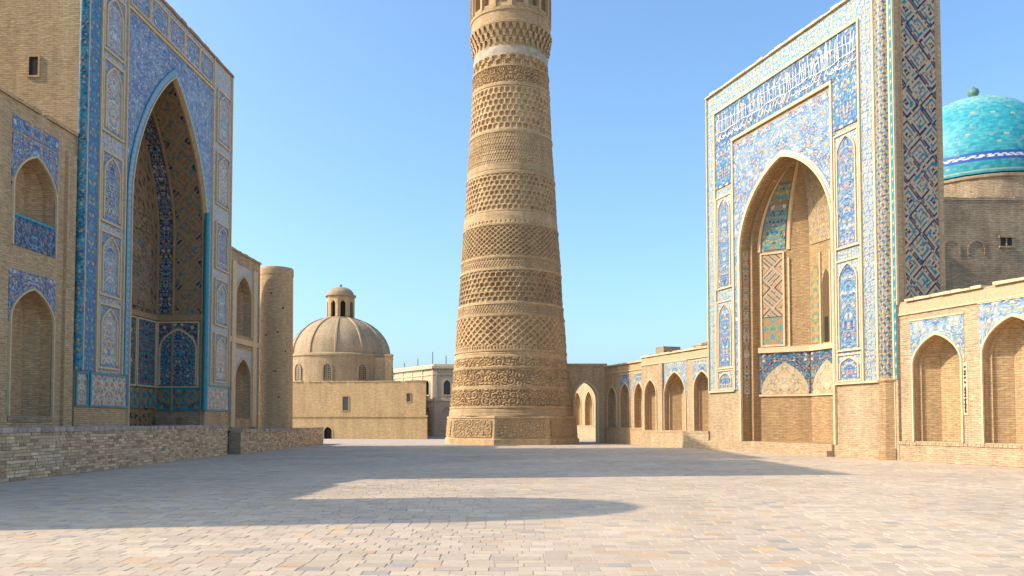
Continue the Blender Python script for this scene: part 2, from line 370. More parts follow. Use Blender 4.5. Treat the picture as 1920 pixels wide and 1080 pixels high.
def spiral_col(R=.42, per=.42):
    def f(u, v):
        p = fr_(u / (2 * pi * R) * 8 + v / per); q = fr_(-u / (2 * pi * R) * 8 + v / per)
        c = np.zeros(u.shape + (3,)) + np.array(CO['gold'])
        c = lay(c, CO['deep'], 1 - sst(.16, .24, np.abs(p - .5)))
        c = lay(c, CO['teal'], 1 - sst(.10, .16, np.abs(q - .5)))
        c = lay(c, CO['cream'], 1 - sst(.05, .10, np.hypot(p - .5, q - .5) - .1))
        dx, dy, r1, r2, h = cells(u, v, .13, 4)
        c = lay(c, CO['dark'], (1 - sst(.15, .25, r1)) * (h > .6)); c = lay(c, CO['ochre'], (1 - sst(.15, .25, r1)) * (h < .25))
        return c
    return f

# ------------------------------------------------------------------ arches, panels, mouldings
def arch_z(x, c, a, spring, apex, k=.25):
    t = np.clip(np.abs(np.asarray(x, float) - c) / a, 0, 1)
    return spring + (apex - spring) * ((1 - k) * np.sqrt(np.clip(1 - t * t, 0, 1)) + k * (1 - t))
def arch_cols(c, a, n): return c + a * np.sin(np.linspace(-pi / 2, pi / 2, n))
RES = .05
def sheet(mb, fr, S, Z, w, pat=None, cu=0., thick=.05):
    P = fr(S, w, Z); C = pat(S - cu, Z) if pat else None
    mb.grid(P, C)
    if thick: mb.skirt(P, np.append(-fr.n * thick, 0), C)
def rect(name, T, fr, s0, s1, z0, z1, w, pat, mat='tile', parent=None, res=RES, label=None, thick=.05):
    nc = max(2, int(abs(s1 - s0) / res) + 1); nr = max(2, int((z1 - z0) / res) + 1)
    S, Z = np.meshgrid(np.linspace(s0, s1, nc), np.linspace(z0, z1, nr))
    mb = MB(); sheet(mb, fr, S, Z, w, pat, (s0 + s1) / 2, thick)
    return mb.build(name, mat, T, parent, label=label)
def arch_panel(name, T, fr, c, a, z0, spring, apex, w, pat, mat='tile', parent=None, k=.25, res=RES):
    nc = max(7, int(2 * a / res) + 1); nr = max(3, int((apex - z0) / res) + 1)
    s = arch_cols(c, a * .999, nc); zt = arch_z(s, c, a, spring, apex, k)
    t = np.linspace(0, 1, nr)[:, None]; S = np.broadcast_to(s, (nr, nc)); Z = z0 + (zt - z0) * t
    mb = MB(); sheet(mb, fr, S, Z, w, pat, c)
    return mb.build(name, mat, T, parent)
def spandrel(name, T, fr, s0, s1, zt, c, a, spring, apex, zb, w, pat, mat='tile', parent=None, k=.25, res=RES):
    mb = MB()
    n = max(9, int(2 * a / res)); s = arch_cols(c, a, n); zl = arch_z(s, c, a, spring, apex, k)
    nr = max(3, int((zt - spring) / res)); t = np.linspace(0, 1, nr)[:, None]
    S = np.broadcast_to(s, (nr, n)); sheet(mb, fr, S, zl + (zt - zl) * t, w, pat, c)
    for p, q in ((s0, c - a), (c + a, s1)):
        if q - p > .02:
            nc = max(2, int((q - p) / res) + 1); nr2 = max(2, int((zt - zb) / res))
            S, Z = np.meshgrid(np.linspace(p, q, nc), np.linspace(zb, zt, nr2)); sheet(mb, fr, S, Z, w, pat, c)
    return mb.build(name, mat, T, parent)
def frame(name, T, fr, s0, s1, z0, z1, w, width, depth, mat='mould', parent=None):
    mb = MB(); q = width
    o = [(s0, z0), (s1, z0), (s1, z1), (s0, z1)]; i = [(s0 + q, z0 + q), (s1 - q, z0 + q), (s1 - q, z1 - q), (s0 + q, z1 - q)]
    P = np.stack([np.array([fr(a, w, b) for a, b in o]), np.array([fr(a, w + depth, b) for a, b in o]),
                  np.array([fr(a, w + depth, b) for a, b in i]), np.array([fr(a, w, b) for a, b in i])])
    mb.grid(P, closed=True)
    return mb.build(name, mat, T, parent)
def arch_path(c, a, zb, spring, apex, k, n=25):
    s = arch_cols(c, a, n); z = arch_z(s, c, a, spring, apex, k)
    return np.concatenate([[[c - a, zb]], np.stack([s, z], 1), [[c + a, zb]]])
def arch_frame(name, T, fr, c, a, zb, spring, apex, w, width, depth, mat='mould', parent=None, k=.25, back=0., pat=None):
    i = arch_path(c, a, zb, spring, apex, k, 41); o = arch_path(c, a + width, zb, spring, apex + width * 1.15, k, 41)
    if pat:
        li = np.concatenate([[0], np.cumsum(np.hypot(*np.diff(i, axis=0).T))]); lo = np.concatenate([[0], np.cumsum(np.hypot(*np.diff(o, axis=0).T))])
        q = np.linspace(0, 1, int(li[-1] / .06)); R2 = lambda p, l: np.stack([np.interp(q * l[-1], l, p[:, 0]), np.interp(q * l[-1], l, p[:, 1])], 1)
        i, o = R2(i, li), R2(o, lo)
    mb = MB()
    rows = [fr(o[:, 0], w, o[:, 1]), fr(o[:, 0], w + depth, o[:, 1]), fr(i[:, 0], w + depth, i[:, 1]), fr(i[:, 0], w - back, i[:, 1])]
    C = None
    if pat:
        L = np.concatenate([[0], np.cumsum(np.hypot(*np.diff(i, axis=0).T))])
        mid = [rows[1] + (rows[2] - rows[1]) * f for f in (.2, .4, .6, .8)]
        xs = [-width / 2, -width / 2] + [width * (f - .5) for f in (.2, .4, .6, .8)] + [width / 2, width / 2]
        rows = rows[:2] + mid + rows[2:]
        C = np.stack([pat(np.full(len(L), x), L) for x in xs])
    mb.grid(np.stack(rows), C)
    return mb.build(name, mat, T, parent)
def wall_front(mb, fr, s0, s1, z0, z1, w, ops):
    """front face of a wall left open where the arches are; ops: (c, a, sill, spring, apex, k)"""
    xs = {s0, s1}
    for o in ops:
        for x in (o[0] - o[1], o[0] + o[1]):
            if s0 < x < s1: xs.add(x)
    xs = sorted(xs)
    for p, q in zip(xs[:-1], xs[1:]):
        m = (p + q) / 2; here = sorted([o for o in ops if abs(m - o[0]) < o[1]], key=lambda o: o[2])
        if not here:
            mb.quad(fr(p, w, z0), fr(q, w, z0), fr(q, w, z1), fr(p, w, z1)); continue
        n = 33; th = np.linspace(0, 1, n); s = p + (q - p) * (.5 - .5 * np.cos(pi * th))
        lo = np.full(n, z0)
        for o in here:
            hi = np.full(n, o[2])
            if (hi - lo).max() > 1e-4: mb.grid(np.stack([fr(s, w, lo), fr(s, w, hi)]))
            lo = arch_z(s, *o[:2], o[3], o[4], o[5])
        mb.grid(np.stack([fr(s, w, lo), fr(s, w, np.full(n, z1))]))
def shell(mb, fr, s0, s1, w0, w1, z0, z1, front=None):
    """body of a wall or block with its front (at w1) pierced by arches"""
    wall_front(mb, fr, s0, s1, z0, z1, w1, front or [])
    A = lambda s, w, z: fr(s, w, z)
    mb.quad(A(s0, w0, z0), A(s0, w1, z0), A(s0, w1, z1), A(s0, w0, z1)); mb.quad(A(s1, w0, z0), A(s1, w0, z1), A(s1, w1, z1), A(s1, w1, z0))
    mb.quad(A(s0, w0, z0), A(s0, w0, z1), A(s1, w0, z1), A(s1, w0, z0)); mb.quad(A(s0, w0, z1), A(s0, w1, z1), A(s1, w1, z1), A(s1, w0, z1))
PLAN = [(-1, 0), (-1, .35), (-.52, 1.25), (.52, 1.25), (1, .35), (1, 0)]
def niche(name, T, fr, c, a, sill, spring, apex, k=.25, w=0., plan=PLAN, d0=.35, mat='brick', parent=None, tight=.6, floor=True):
    pl = np.array(plan, float); x = pl[:, 0] * a; d = pl[:, 1]
    t = np.cos(np.linspace(0, pi / 2 * .995, 15)); rows = []
    for z in np.linspace(sill, spring, 6)[:-1]: rows.append(fr(c + x, w - d, np.full(len(x), z)))
    for tt in t:
        z = spring + (apex - spring) * ((1 - k) * math.sqrt(max(0, 1 - tt * tt)) + k * (1 - tt))
        rows.append(fr(c + x * tt, w - (np.minimum(d, d0) + np.maximum(d - d0, 0) * tt ** tight), np.full(len(x), z)))
    mb = MB(); P = np.stack(rows); mb.grid(P)
    if floor:
        for i in range(len(x) // 2 - 1):
            j = len(x) - 1 - i
            mb.quad(fr(c + x[i], w - d[i], sill), fr(c + x[i + 1], w - d[i + 1], sill), fr(c + x[j - 1], w - d[j - 1], sill), fr(c + x[j], w - d[j], sill))
    return mb.build(name, mat, T, parent)
def lathe(mb, cx, cy, prof, n=64, pat=None, a0=0., a1=2 * pi, closed=True, ref=None):
    th = np.linspace(a0, a1, n, endpoint=not closed)
    pr = np.array(prof, float); R = pr[:, 0][:, None]; Z = pr[:, 1][:, None] + 0 * th
    P = np.stack([cx + R * np.cos(th), cy + R * np.sin(th), Z], -1)
    rr = ref or float(pr[:, 0].max())
    if closed:
        P = np.concatenate([P, P[:, :1]], 1); th = np.append(th, a0 + 2 * pi)
    arc = np.concatenate([[0], np.cumsum(np.hypot(np.diff(pr[:, 0]), np.diff(pr[:, 1])))])
    UV = np.stack([np.broadcast_to(th * rr, P.shape[:2]), np.broadcast_to(arc[:, None] + pr[0, 1], P.shape[:2])], -1)
    C = pat(UV[..., 0], UV[..., 1]) if pat else None
    mb.grid(P, C, UV)
    return mb

def coping_bricks(T, fr, s0, s1, w0, w1, z0, h, mat, seed=1, ln=.5, gap=.04):
    """old coping laid brick by brick, uneven, here and there one missing"""
    rs = np.random.RandomState(seed); s = s0; base = {}
    while s < s1 - .1:
        l = min(ln * (1 + .35 * (rs.rand() - .5)), s1 - s)
        if rs.rand() > gap:
            mb = MB(); mb.box(fr, s + .006, s + l - .006, w0 + rs.randn() * .01, w1 + rs.randn() * .014, z0 - .02, z0 + h + rs.randn() * .018); mb.build("coping_brick", mat, T)
        s += l
# frames of the two facades (s grows towards the viewer), found from the photograph's vanishing lines
LF = Fr((-17.5, 50), (-.048, -1), (1, -.048))
RF = Fr((12.5, 50.6), (.33, -1), (-1, -.33))
# ------------------------------------------------------------------ the ground and the paved square
def sheet_obj(name, pts, mat, parent=None, kind=None, label=None):
    o = make_mesh(name, np.array(pts, float), np.array([[0, 1, 2, 3]]), mat, parent, label=label, kind=kind)
    return o
g = sheet_obj("ground", [(-2500, -600, -.05), (2500, -600, -.05), (2500, 4000, -.05), (-2500, 4000, -.05)], 'dust', kind="structure")
plaza = sheet_obj("plaza", [(-15.5, -8, -.007), (42, -8, -.007), (30, 59, -.007), (-15.5, 59, -.007)], 'joint', kind="structure")
sheet_obj("distant_paving", [(-30, 59, -.004), (30, 59, -.004), (30, 125, -.004), (-30, 125, -.004)], 'far_paving', plaza)
PW, PD = .32, .24
pal = np.array([(.51, .42, .33), (.54, .45, .35), (.48, .395, .315), (.52, .435, .345), (.47, .39, .32), (.43, .375, .32), (.37, .34, .315), (.52, .38, .26), (.56, .40, .24), (.55, .47, .38)])
wts = np.array([.23, .22, .18, .19, .08, .03, .014, .025, .010, .05])
PV = []
y = 3.0; row = 0
while y < 59:
    x0, x1 = -15.3, min(29.0 - .33 * y, 24)
    n = int((x1 - x0) / PW) + 2
    ws = PW * (1 + .16 * (RS.rand(n) - .5)); xs = x0 + np.cumsum(ws) - (row % 2) * PW / 2 + (RS.rand() - .5) * .05
    for k in range(n - 1):
        if xs[k] < x1: PV.append((xs[k] + .004, xs[k + 1] - .004, y + .0035, y + PD - .0035))
    y += PD; row += 1
PV = np.array(PV); npv = len(PV)
tone = pal[RS.choice(len(pal), npv, p=wts / wts.sum())] * np.array([1.03, .965, .88]) * (1 + .035 * RS.randn(npv, 1)) * (1 + .01 * RS.randn(npv, 3))
ym, xm = PV[:, 2], (PV[:, 0] + PV[:, 1]) / 2
vis = (ym > 8.3) & (np.abs(xm) < .66 * ym)
order = np.argsort(np.where(vis, ym, 1e9), kind='stable')[:300]
single = np.zeros(npv, bool); single[order] = True
zt = np.array(.0012 * RS.randn(npv)); tl = .0011 * RS.randn(npv, 2)
def paver_verts(i, dx=0, dy=0, dz=0):
    a, b, c, d = PV[i]; e = .004; out = []
    for (X, Y) in ((a, c), (b, c), (b, d), (a, d)): out.append((X - dx, Y - dy, -.008 - dz))
    for (X, Y, su, sv) in ((a, c, -1, -1), (b, c, 1, -1), (b, d, 1, 1), (a, d, -1, 1)):
        out.append((X - su * e - dx, Y - sv * e - dy, zt[i] + tl[i, 0] * su + tl[i, 1] * sv - dz))
    return out
PQ = np.array([[4, 5, 6, 7], [0, 1, 5, 4], [1, 2, 6, 5], [2, 3, 7, 6], [3, 0, 4, 7]])
rest = np.where(~single)[0]
V = np.array([paver_verts(i) for i in rest]).reshape(-1, 3)
Q = (PQ[None] + 8 * np.arange(len(rest))[:, None, None]).reshape(-1, 4)
make_mesh("paving", V, Q, 'paving', plaza, C=np.repeat(tone[rest], 8, axis=0), kind="stuff")
for i in order:
    a, b, c, d = PV[i]; px, py = (a + b) / 2, (c + d) / 2
    o = make_mesh("paving_brick", np.array(paver_verts(i, px, py, 0)), PQ, 'paving_piece', plaza)
    o.location = (px, py, 0); o.color = (*np.clip(tone[i], 0, 1), 1)

# ------------------------------------------------------------------ terrace along the left buildings
sh = MB(); tf = Fr((0, 0), (0, 1), (1, 0))
ter = Thing("terrace", (-16.3, 40, 0), "raised brick terrace floor in front of the blue portal", "terrace", kind="structure")
mb = MB(); P = np.array([[(-22, 12, 1.40), (-14.55, 12, 1.40)], [(-22, 42.5, 1.40), (-15.1, 42.5, 1.40)], [(-22, 42.5, 1.25), (-15.1, 42.5, 1.25)], [(-22, 63.5, 1.25), (-15.3, 63.5, 1.25)]]); mb.grid(P)
mb.build("terrace_floor", 'brick_grey', ter)

def brick_wall(T, p0, p1, h, thick, L, H, nsingle, near_y, seed, end_faces=True):
    """wall laid brick by brick along p0-p1; outer face towards +x"""
    rs = np.random.RandomState(seed)
    fr = Fr(p0, (p1[0] - p0[0], p1[1] - p0[1]), (1, 0)); ln = math.hypot(p1[0] - p0[0], p1[1] - p0[1])
    core = MB(); core.box(fr, .03, ln - .03, -thick, -.03, -.02, h - .02); cob = core.build("wall_core", 'mortar', T)
    pc = np.array([(.62, .45, .27), (.68, .51, .32), (.56, .42, .26), (.64, .47, .28), (.52, .39, .26), (.72, .56, .37), (.46, .32, .19)])
    items = []
    nz = int(h / H)
    for r in range(nz):
        s = -(r % 2) * L / 2
        while s < ln:
            l = L * (1 + .25 * (rs.rand() - .5)); a, b = max(s, 0), min(s + l, ln)
            if b - a > .06: items.append((a + .008, b - .008, r * H + .006, (r + 1) * H - .006, rs.randn() * .011 - .004 + (-.03 if rs.rand() < .03 else 0), pc[rs.randint(len(pc))] * (1 + .12 * rs.randn())))
            s += l
    ys = np.array([fr((i[0] + i[1]) / 2, 0, 0)[1] for i in items]); xs = np.array([fr((i[0] + i[1]) / 2, 0, 0)[0] for i in items])
    okv = np.abs(xs) < .645 * ys
    od = set(np.argsort(np.where(okv, ys, 1e9), kind='stable')[:nsingle].tolist())
    allm = MB()
    for k, (a, b, z0, z1, pr, c) in enumerate(items):
        m = allm if k not in od else MB()
        j = rs.randn(4) * .004
        m.box(fr, a + abs(j[0]), b - abs(j[1]), -.09, pr, z0 + abs(j[2]), z1 - abs(j[3]), C=tuple(np.clip(c, .05, .9)))
        if k in od:
            ctr = fr((a + b) / 2, -.04, (z0 + z1) / 2); VV = np.concatenate(m.v) - ctr
            o = make_mesh("brick", VV, np.concatenate(m.q), 'wall_piece', cob)
            o.location = ctr - T.base; o.color = (*np.clip(c, .05, .9), 1)
    allm.build("brickwork", 'wall_pieces', T, cob, kind="stuff")
    # soldier course on top, each coping brick a piece
    s = 0.
    k = 0; rest = MB()
    while s < ln - .05:
        l = min(.24 * (1 + .2 * (rs.rand() - .5)), ln - s); m = MB()
        c = np.array((.44, .37, .30)) * (1 + .15 * rs.randn()); c = tuple(np.clip(c, .05, .8))
        zz = h + rs.randn() * .006
        ctr = fr(s + l / 2, -.2, h)
        big = ctr[1] > near_y and abs(ctr[0]) < .66 * ctr[1] and k < 120
        (m if big else rest).box(fr, s + .006, s + l - .006, -.55, .035 + rs.randn() * .008, h - .16, zz, C=c)
        if big:
            o = make_mesh("coping_brick", np.concatenate(m.v) - ctr, np.concatenate(m.q), 'wall_piece', cob); o.location = ctr - T.base; o.color = (*c, 1); k += 1
        s += l
    if rest.n: rest.build("coping", 'wall_pieces', T, cob, kind="stuff")
    return fr, ln
tw = Thing("terrace_wall", (-14.6, 32, 0), "long weathered brick terrace wall with grey coping in front of shaded blue portal", "wall")
brick_wall(tw, (-14.12, 13), (-15.0, 42.3), 1.56, .6, .40, .10, 290, 20, 3)
tw2 = Thing("terrace_wall", (-14.8, 53, 0), "lower stretch of brick terrace wall in front of plain round tower", "wall")
brick_wall(tw2, (-14.50, 42.9), (-15.0, 63.8), 1.32, .6, .40, .11, 200, 20, 4)
mb = MB(); mb.box(Fr((-15.2, 42.9), (1, 0), (0, -1)), .02, .66, -.5, .0, 0, 1.17); mb.build("wall_end", 'brick_grey', tw2)

# ------------------------------------------------------------------ the shaded portal on the left
lp = Thing("mosaic_portal", tuple(LF(8.6, 0, 0)), "tall shaded portal covered in blue mosaic, with plain brick flank and slit window", "portal")
A0, A1, H = .65, 16.6, 23.3
C_, A_, SP, AP, K = 8.25, 4.15, 12.4, 19.95, .38
body = MB(); shell(body, LF, A0, A1, -4.6, 0, 0, H, [(C_, A_, 1.42, SP, AP, K)])
lbody = body.build("brick_body", 'brick', lp)
mb = MB(); sd_ = LF.sub(A1, 0, 0, -1, 1, 0)
mb.box(sd_, 1.86, 2.26, .004, .03, 16.45, 17.25); mb.build("slit_window", 'dark', lp)
frame("window_reveal", lp, sd_, 1.78, 2.34, 16.37, 17.33, 0, .08, .06, 'brick')
# iwan: soffit, back wall
nr = 110; path = arch_path(C_, A_, 1.42, SP, AP, K, 90)
seg = np.hypot(*np.diff(path, axis=0).T); arc = np.concatenate([[0], np.cumsum(seg)]); tot = arc[-1]
fine = np.linspace(0, tot, 640); ps = np.interp(fine, arc, path[:, 0]); pz = np.interp(fine, arc, path[:, 1])
def soffit(name, w0, w1, pat, z_from, mat='tile_matt', inset=.0, par=None):
    sel = pz > z_from - 1e-6
    s, z, l = ps[sel], pz[sel], fine[sel]
    half = np.minimum(l, tot - l)                     # arc length measured from either foot
    w = np.linspace(w0, w1, max(2, int(abs(w1 - w0) / RES)))
    k = 1 - inset / A_
    S = C_ + (s - C_) * k; Z = np.where(z > SP, SP + (z - SP) * (1 - inset / (AP - SP)), z)
    P = LF(S[None, :], w[:, None], Z[None, :])
    m = MB(); m.grid(P, pat(np.broadcast_to(w[:, None] - (w0 + w1) / 2, P.shape[:2]), np.broadcast_to(half[None], P.shape[:2])))
    return m.build(name, mat, lp, par)
D = 2.85
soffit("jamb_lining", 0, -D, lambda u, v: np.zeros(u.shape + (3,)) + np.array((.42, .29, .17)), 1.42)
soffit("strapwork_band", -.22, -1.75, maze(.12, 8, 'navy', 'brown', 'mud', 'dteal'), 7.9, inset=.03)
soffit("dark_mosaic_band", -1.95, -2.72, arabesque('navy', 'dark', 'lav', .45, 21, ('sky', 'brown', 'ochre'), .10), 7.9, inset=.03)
for w in (-.14, -1.85, -2.8):
    m = MB(); k = 1 - .10 / A_
    S1 = C_ + (path[:, 0] - C_) * k; Z1 = np.where(path[:, 1] > SP, SP + (path[:, 1] - SP) * (1 - .10 / (AP - SP)), path[:, 1])
    m.grid(np.stack([LF(path[:, 0], w - .06, path[:, 1]), LF(S1, w - .05, Z1), LF(S1, w + .05, Z1), LF(path[:, 0], w + .06, path[:, 1])])); m.build("soffit_rib", 'mould_dark', lp)
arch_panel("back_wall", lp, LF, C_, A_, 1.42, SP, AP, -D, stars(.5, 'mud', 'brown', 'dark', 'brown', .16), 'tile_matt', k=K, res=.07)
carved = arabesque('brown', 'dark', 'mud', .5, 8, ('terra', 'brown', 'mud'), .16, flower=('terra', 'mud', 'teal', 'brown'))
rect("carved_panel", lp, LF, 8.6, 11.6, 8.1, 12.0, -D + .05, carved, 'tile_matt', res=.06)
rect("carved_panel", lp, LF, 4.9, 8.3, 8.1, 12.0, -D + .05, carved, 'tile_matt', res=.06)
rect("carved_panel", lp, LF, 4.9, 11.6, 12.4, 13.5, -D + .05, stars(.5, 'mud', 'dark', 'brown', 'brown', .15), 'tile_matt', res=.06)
# lower zone on the far jamb and the back wall
jf = LF.sub(C_ - A_, 0, 0, -1, 1, 0)                    # far jamb: s runs inwards, faces the viewer
mb = MB(); mb.box(jf, .05, D - .02, 0, .12, 7.55, 7.85); mb.box(LF, 4.15, 12.35, -D, -D + .12, 7.55, 7.85); mb.build("string_course", 'mould_dark', lp)
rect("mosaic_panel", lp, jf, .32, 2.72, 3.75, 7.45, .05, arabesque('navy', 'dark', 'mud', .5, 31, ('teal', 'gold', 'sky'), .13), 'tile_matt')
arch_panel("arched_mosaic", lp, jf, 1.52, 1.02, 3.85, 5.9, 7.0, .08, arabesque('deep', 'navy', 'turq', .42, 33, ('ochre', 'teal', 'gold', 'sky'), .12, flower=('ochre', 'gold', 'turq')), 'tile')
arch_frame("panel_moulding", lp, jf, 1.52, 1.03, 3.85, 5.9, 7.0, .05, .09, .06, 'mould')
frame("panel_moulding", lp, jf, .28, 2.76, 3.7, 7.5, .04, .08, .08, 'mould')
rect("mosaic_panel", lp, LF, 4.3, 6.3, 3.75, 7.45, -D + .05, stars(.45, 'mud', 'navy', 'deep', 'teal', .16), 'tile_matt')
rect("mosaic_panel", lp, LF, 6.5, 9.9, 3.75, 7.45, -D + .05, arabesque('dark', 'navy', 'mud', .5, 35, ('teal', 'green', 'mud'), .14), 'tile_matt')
frame("panel_moulding", lp, LF, 4.25, 6.35, 3.7, 7.5, -D + .03, .08, .08, 'mould')
frame("panel_moulding", lp, LF, 6.45, 9.95, 3.7, 7.5, -D + .03, .08, .08, 'mould')
rect("dado_strip", lp, jf, .02, D, 2.5, 3.6, .06, stars(.5, 'mud', 'navy', 'green', 'teal', .22), 'tile')
rect("dado_strip", lp, LF, 4.2, 12.3, 2.5, 3.6, -D + .06, stars(.5, 'mud', 'navy', 'green', 'teal', .22), 'tile')
mb = MB(); mb.box(jf, 0, D, 0, .09, 2.38, 2.5); mb.box(jf, 0, D, 0, .09, 3.6, 3.7); mb.build("dado_edge", 'teal', lp)
for (a, b) in ((.1, 1.2), (1.5, 2.7)):
    mb = MB(); mb.box(jf, a, b, 0, .2, 1.42, 2.05); mb.build("plinth_block", 'brick_grey', lp)
# teal colonnettes at the arch and at the near corner
for s in (C_ - A_ + .06,):
    p = LF(s, .08, 0); mb = MB(); lathe(mb, p[0], p[1], [(.17, 2.4), (.15, 2.8), (.14, 13.6), (.18, 13.75), (.0, 13.8)], 14); mb.build("teal_colonnette", 'teal', lp, smooth=True)
p = LF(16.42, .0, 0); mb = MB()
lathe(mb, p[0], p[1], np.stack([np.full(390, .20), np.linspace(3.9, 23.2, 390)], 1), 24, arabesque('teal', 'navy', 'teal', .3, 51, ('navy', 'gold', 'teal'), .1, mirror=False, flower=('ochre', 'terra', 'navy'))); mb.build("corner_column", 'tile', lp, smooth=True)
# facing: backing mosaic, then the panels set on it
bord = small('lav', 'cream', 'cobalt', .30, 5, 'ochre')
rect("pier_mosaic", lp, LF, 12.85, 16.15, 3.9, H - .05, .02, bord)
rect("pier_mosaic", lp, LF, .68, 3.55, 3.9, H - .05, .02, small('cream', 'sky', 'lav', .24, 6, 'terra'))
rect("frieze_mosaic", lp, LF, 3.55, 12.85, 21.35, H - .05, .02, bord)
spandrel("spandrel_mosaic", lp, LF, 3.55, 12.85, 21.3, C_, A_ + .42, SP, AP + .5, 3.9, .03,
         arabesque('cobalt', 'sky', 'lav', .36, 13, ('sky', 'lav', 'white', 'cobalt'), .13, flower=('cobalt', 'lav', 'white', 'terra')), k=K)
arch_frame("arch_band", lp, LF, C_, A_ + .06, 3.9, SP, AP + .06, .02, .40, .07, 'tile', k=K, pat=chain(.3, .4, 'lav', 'teal', 'sky', 'v', 'teal'))
arch_frame("arch_moulding", lp, LF, C_, A_, 1.42, SP, AP, .0, .07, .12, 'mould', k=K, back=.1)
rect("turquoise_strip", lp, LF, 15.25, 16.12, 3.9, H - .1, .05, arabesque('bluteal', 'cobalt', 'teal', .42, 52, ('sky', 'cobalt', 'turq', 'bluteal'), .12, flower=('ochre', 'sky', 'gold')), res=.04)
PZ_N = ((18.44, 21.1), (14.75, 17.93), (10.7, 13.78), (7.4, 10.17), (4.15, 6.92))
PZ_F = ((18.53, 21.62), (14.77, 17.82), (10.91, 13.6), (7.54, 10.2), (4.15, 6.95))
styles = [('white', 'lav', 'cobalt'), ('white', 'cream', 'deep'), ('cobalt', 'deep', 'white'), ('cobalt', 'sky', 'white'), ('white', 'cream', 'cobalt')]
for s0, s1, zz in ((13.38, 14.98, PZ_N), (1.1, 2.85, PZ_F)):
    for i, (za, zb) in enumerate(zz):
        st = styles[i]; c0 = (s0 + s1) / 2; hw = (s1 - s0) / 2
        cg = rect("cartouche_ground", lp, LF, s0, s1, za, zb, .05, small('lav', 'cobalt', 'sky', .2, 30 + i, 'terra'))
        arch_panel("cartouche", lp, LF, c0, hw - .2, za + .15, zb - .85, zb - .18, .075, arabesque(st[0], st[1], st[2], .46, 40 + i, ('terra', 'turq', 'ochre', 'sky'), .15), k=.4, parent=cg)
        arch_frame("cartouche_moulding", lp, LF, c0, hw - .2, za + .12, zb - .85, zb - .18, .05, .08, .07, 'mould', k=.4, parent=cg)
        frame("cartouche_frame", lp, LF, s0 - .08, s1 + .08, za - .08, zb + .08, .03, .09, .08, 'mould', cg)
for s0, s1 in ((12.98, 13.06), (15.08, 15.2), (16.12, 16.2), (3.38, 3.46), (.66, .78)):
    mb = MB(); mb.box(LF, s0, s1, .02, .10, 3.9, H - .05); mb.build("upright_moulding", 'mould', lp)
mb = MB(); mb.box(LF, 3.46, 12.98, .02, .11, 21.28, 21.40); mb.build("lintel_moulding", 'mould', lp)
for i in range(5):
    a = 3.62 + i * 1.86
    fp = rect("frieze_panel", lp, LF, a, a + 1.72, 21.6, 22.85, .05, arabesque('cobalt', 'deep', 'lav', .5, 60 + i, ('sky', 'ochre', 'white'), .15))
    frame("frieze_frame", lp, LF, a - .05, a + 1.77, 21.52, 22.93, .03, .07, .07, 'mould', fp)
coping_bricks(lp, LF, A0 - .04, A1 + .03, -.4, .12, H, .11, 'mould_dark', 5, .55, 0)
# base panels
for s0, s1 in ((12.55, 15.55), (15.75, 16.58), (.68, 3.9)):
    bp_ = rect("base_panel", lp, LF, s0, s1, 2.45, 3.8, .05, stars(.40, 'cream', 'lav', 'teal', 'terra', .22))
    frame("base_frame", lp, LF, s0 - .04, s1 + .02, 2.38, 3.87, .02, .09, .07, 'teal', bp_)

# ------------------------------------------------------------------ left wings
blue_sp = lambda seed: arabesque('cobalt', 'deep', 'lav', .42, seed, ('ochre', 'terra', 'sky', 'white'), .12)
def two_storey(T, fr, s0, s1, h, bays, mat, pale=False, depth=6., w=-.15, balustrade=()):
    ops = []
    for (c, a, z0, sp_, ap, u0, usp, uap) in bays: ops += [(c, a, z0, sp_, ap, .3), (c, a, u0, usp, uap, .3)]
    mb = MB(); shell(mb, fr, s0, s1, -depth, w, 0, h, ops); mb.build("brick_wall", mat, T)
    plan = [(-1, 0), (-1, .5), (-.75, 1.0), (.75, 1.0), (1, .5), (1, 0)]
    for i, (c, a, z0, sp_, ap, u0, usp, uap) in enumerate(bays):
        for j, (b0, bs, ba) in enumerate(((z0, sp_, ap), (u0, usp, uap))):
            an = niche("arched_niche", T, fr, c, a, b0, bs, ba, .3, w, plan, .5, mat)
            pt = blue_sp(70 + i * 2 + j) if not pale else small('cream', 'lav', 'sky', .22, 9 + j, 'buff')
            zt = ba + .62
            spandrel("spandrel_tile", T, fr, c - a - .12, c + a + .12, zt, c, a + .07, bs, ba + .08, bs - .15, w + .02, pt, k=.3)
            arch_frame("arch_moulding", T, fr, c, a, b0, bs, ba, w, .07, .09, 'mould', k=.3, back=.05, parent=an)
            if j and not pale:
                rect("tile_band", T, fr, c - a - .12, c + a + .12, zt + .06, zt + .6, w + .025, arabesque('cobalt', 'deep', 'lav', .5, 55, ('terra', 'sky', 'cobalt'), .12))
    coping_bricks(T, fr, s0, s1, w - .45, w + .09, h, .12, mat, int(s1 * 7) % 100)
    return T
wl_ = Thing("arcade_wing", tuple(LF(20, 0, 0)), "shaded two-storey brick wing with blue spandrels and tiled balustrade beside brick flank", "building")
bays = [(19.2, 1.27, 1.95, 5.6, 6.82, 8.34, 10.6, 12.0)]
two_storey(wl_, LF, A1 + .01, 22.4, 13.8, bays, 'brick')
for i in range(1):
    c = 19.2 + 4.3 * i
    rect("balustrade", wl_, LF, c - 1.3, c + 1.3, 8.34, 9.45, -.12, stars(.34, 'sky', 'navy', 'dark', 'deep', .16), thick=.1)
    mb = MB(); mb.box(LF, c - 1.33, c + 1.33, -.24, -.08, 9.45, 9.55); mb.build("balustrade_rail", 'teal', wl_)
    mb = MB(); mb.box(LF, c - 1.3, c + 1.3, -.6, -.10, 1.72, 1.95); mb.build("niche_sill", 'brick_grey', wl_)
mb = MB()
mb.box(LF, 16.7, 17.3, -.15, -.02, 1.4, 12.9); mb.build("pilaster", 'brick', wl_)

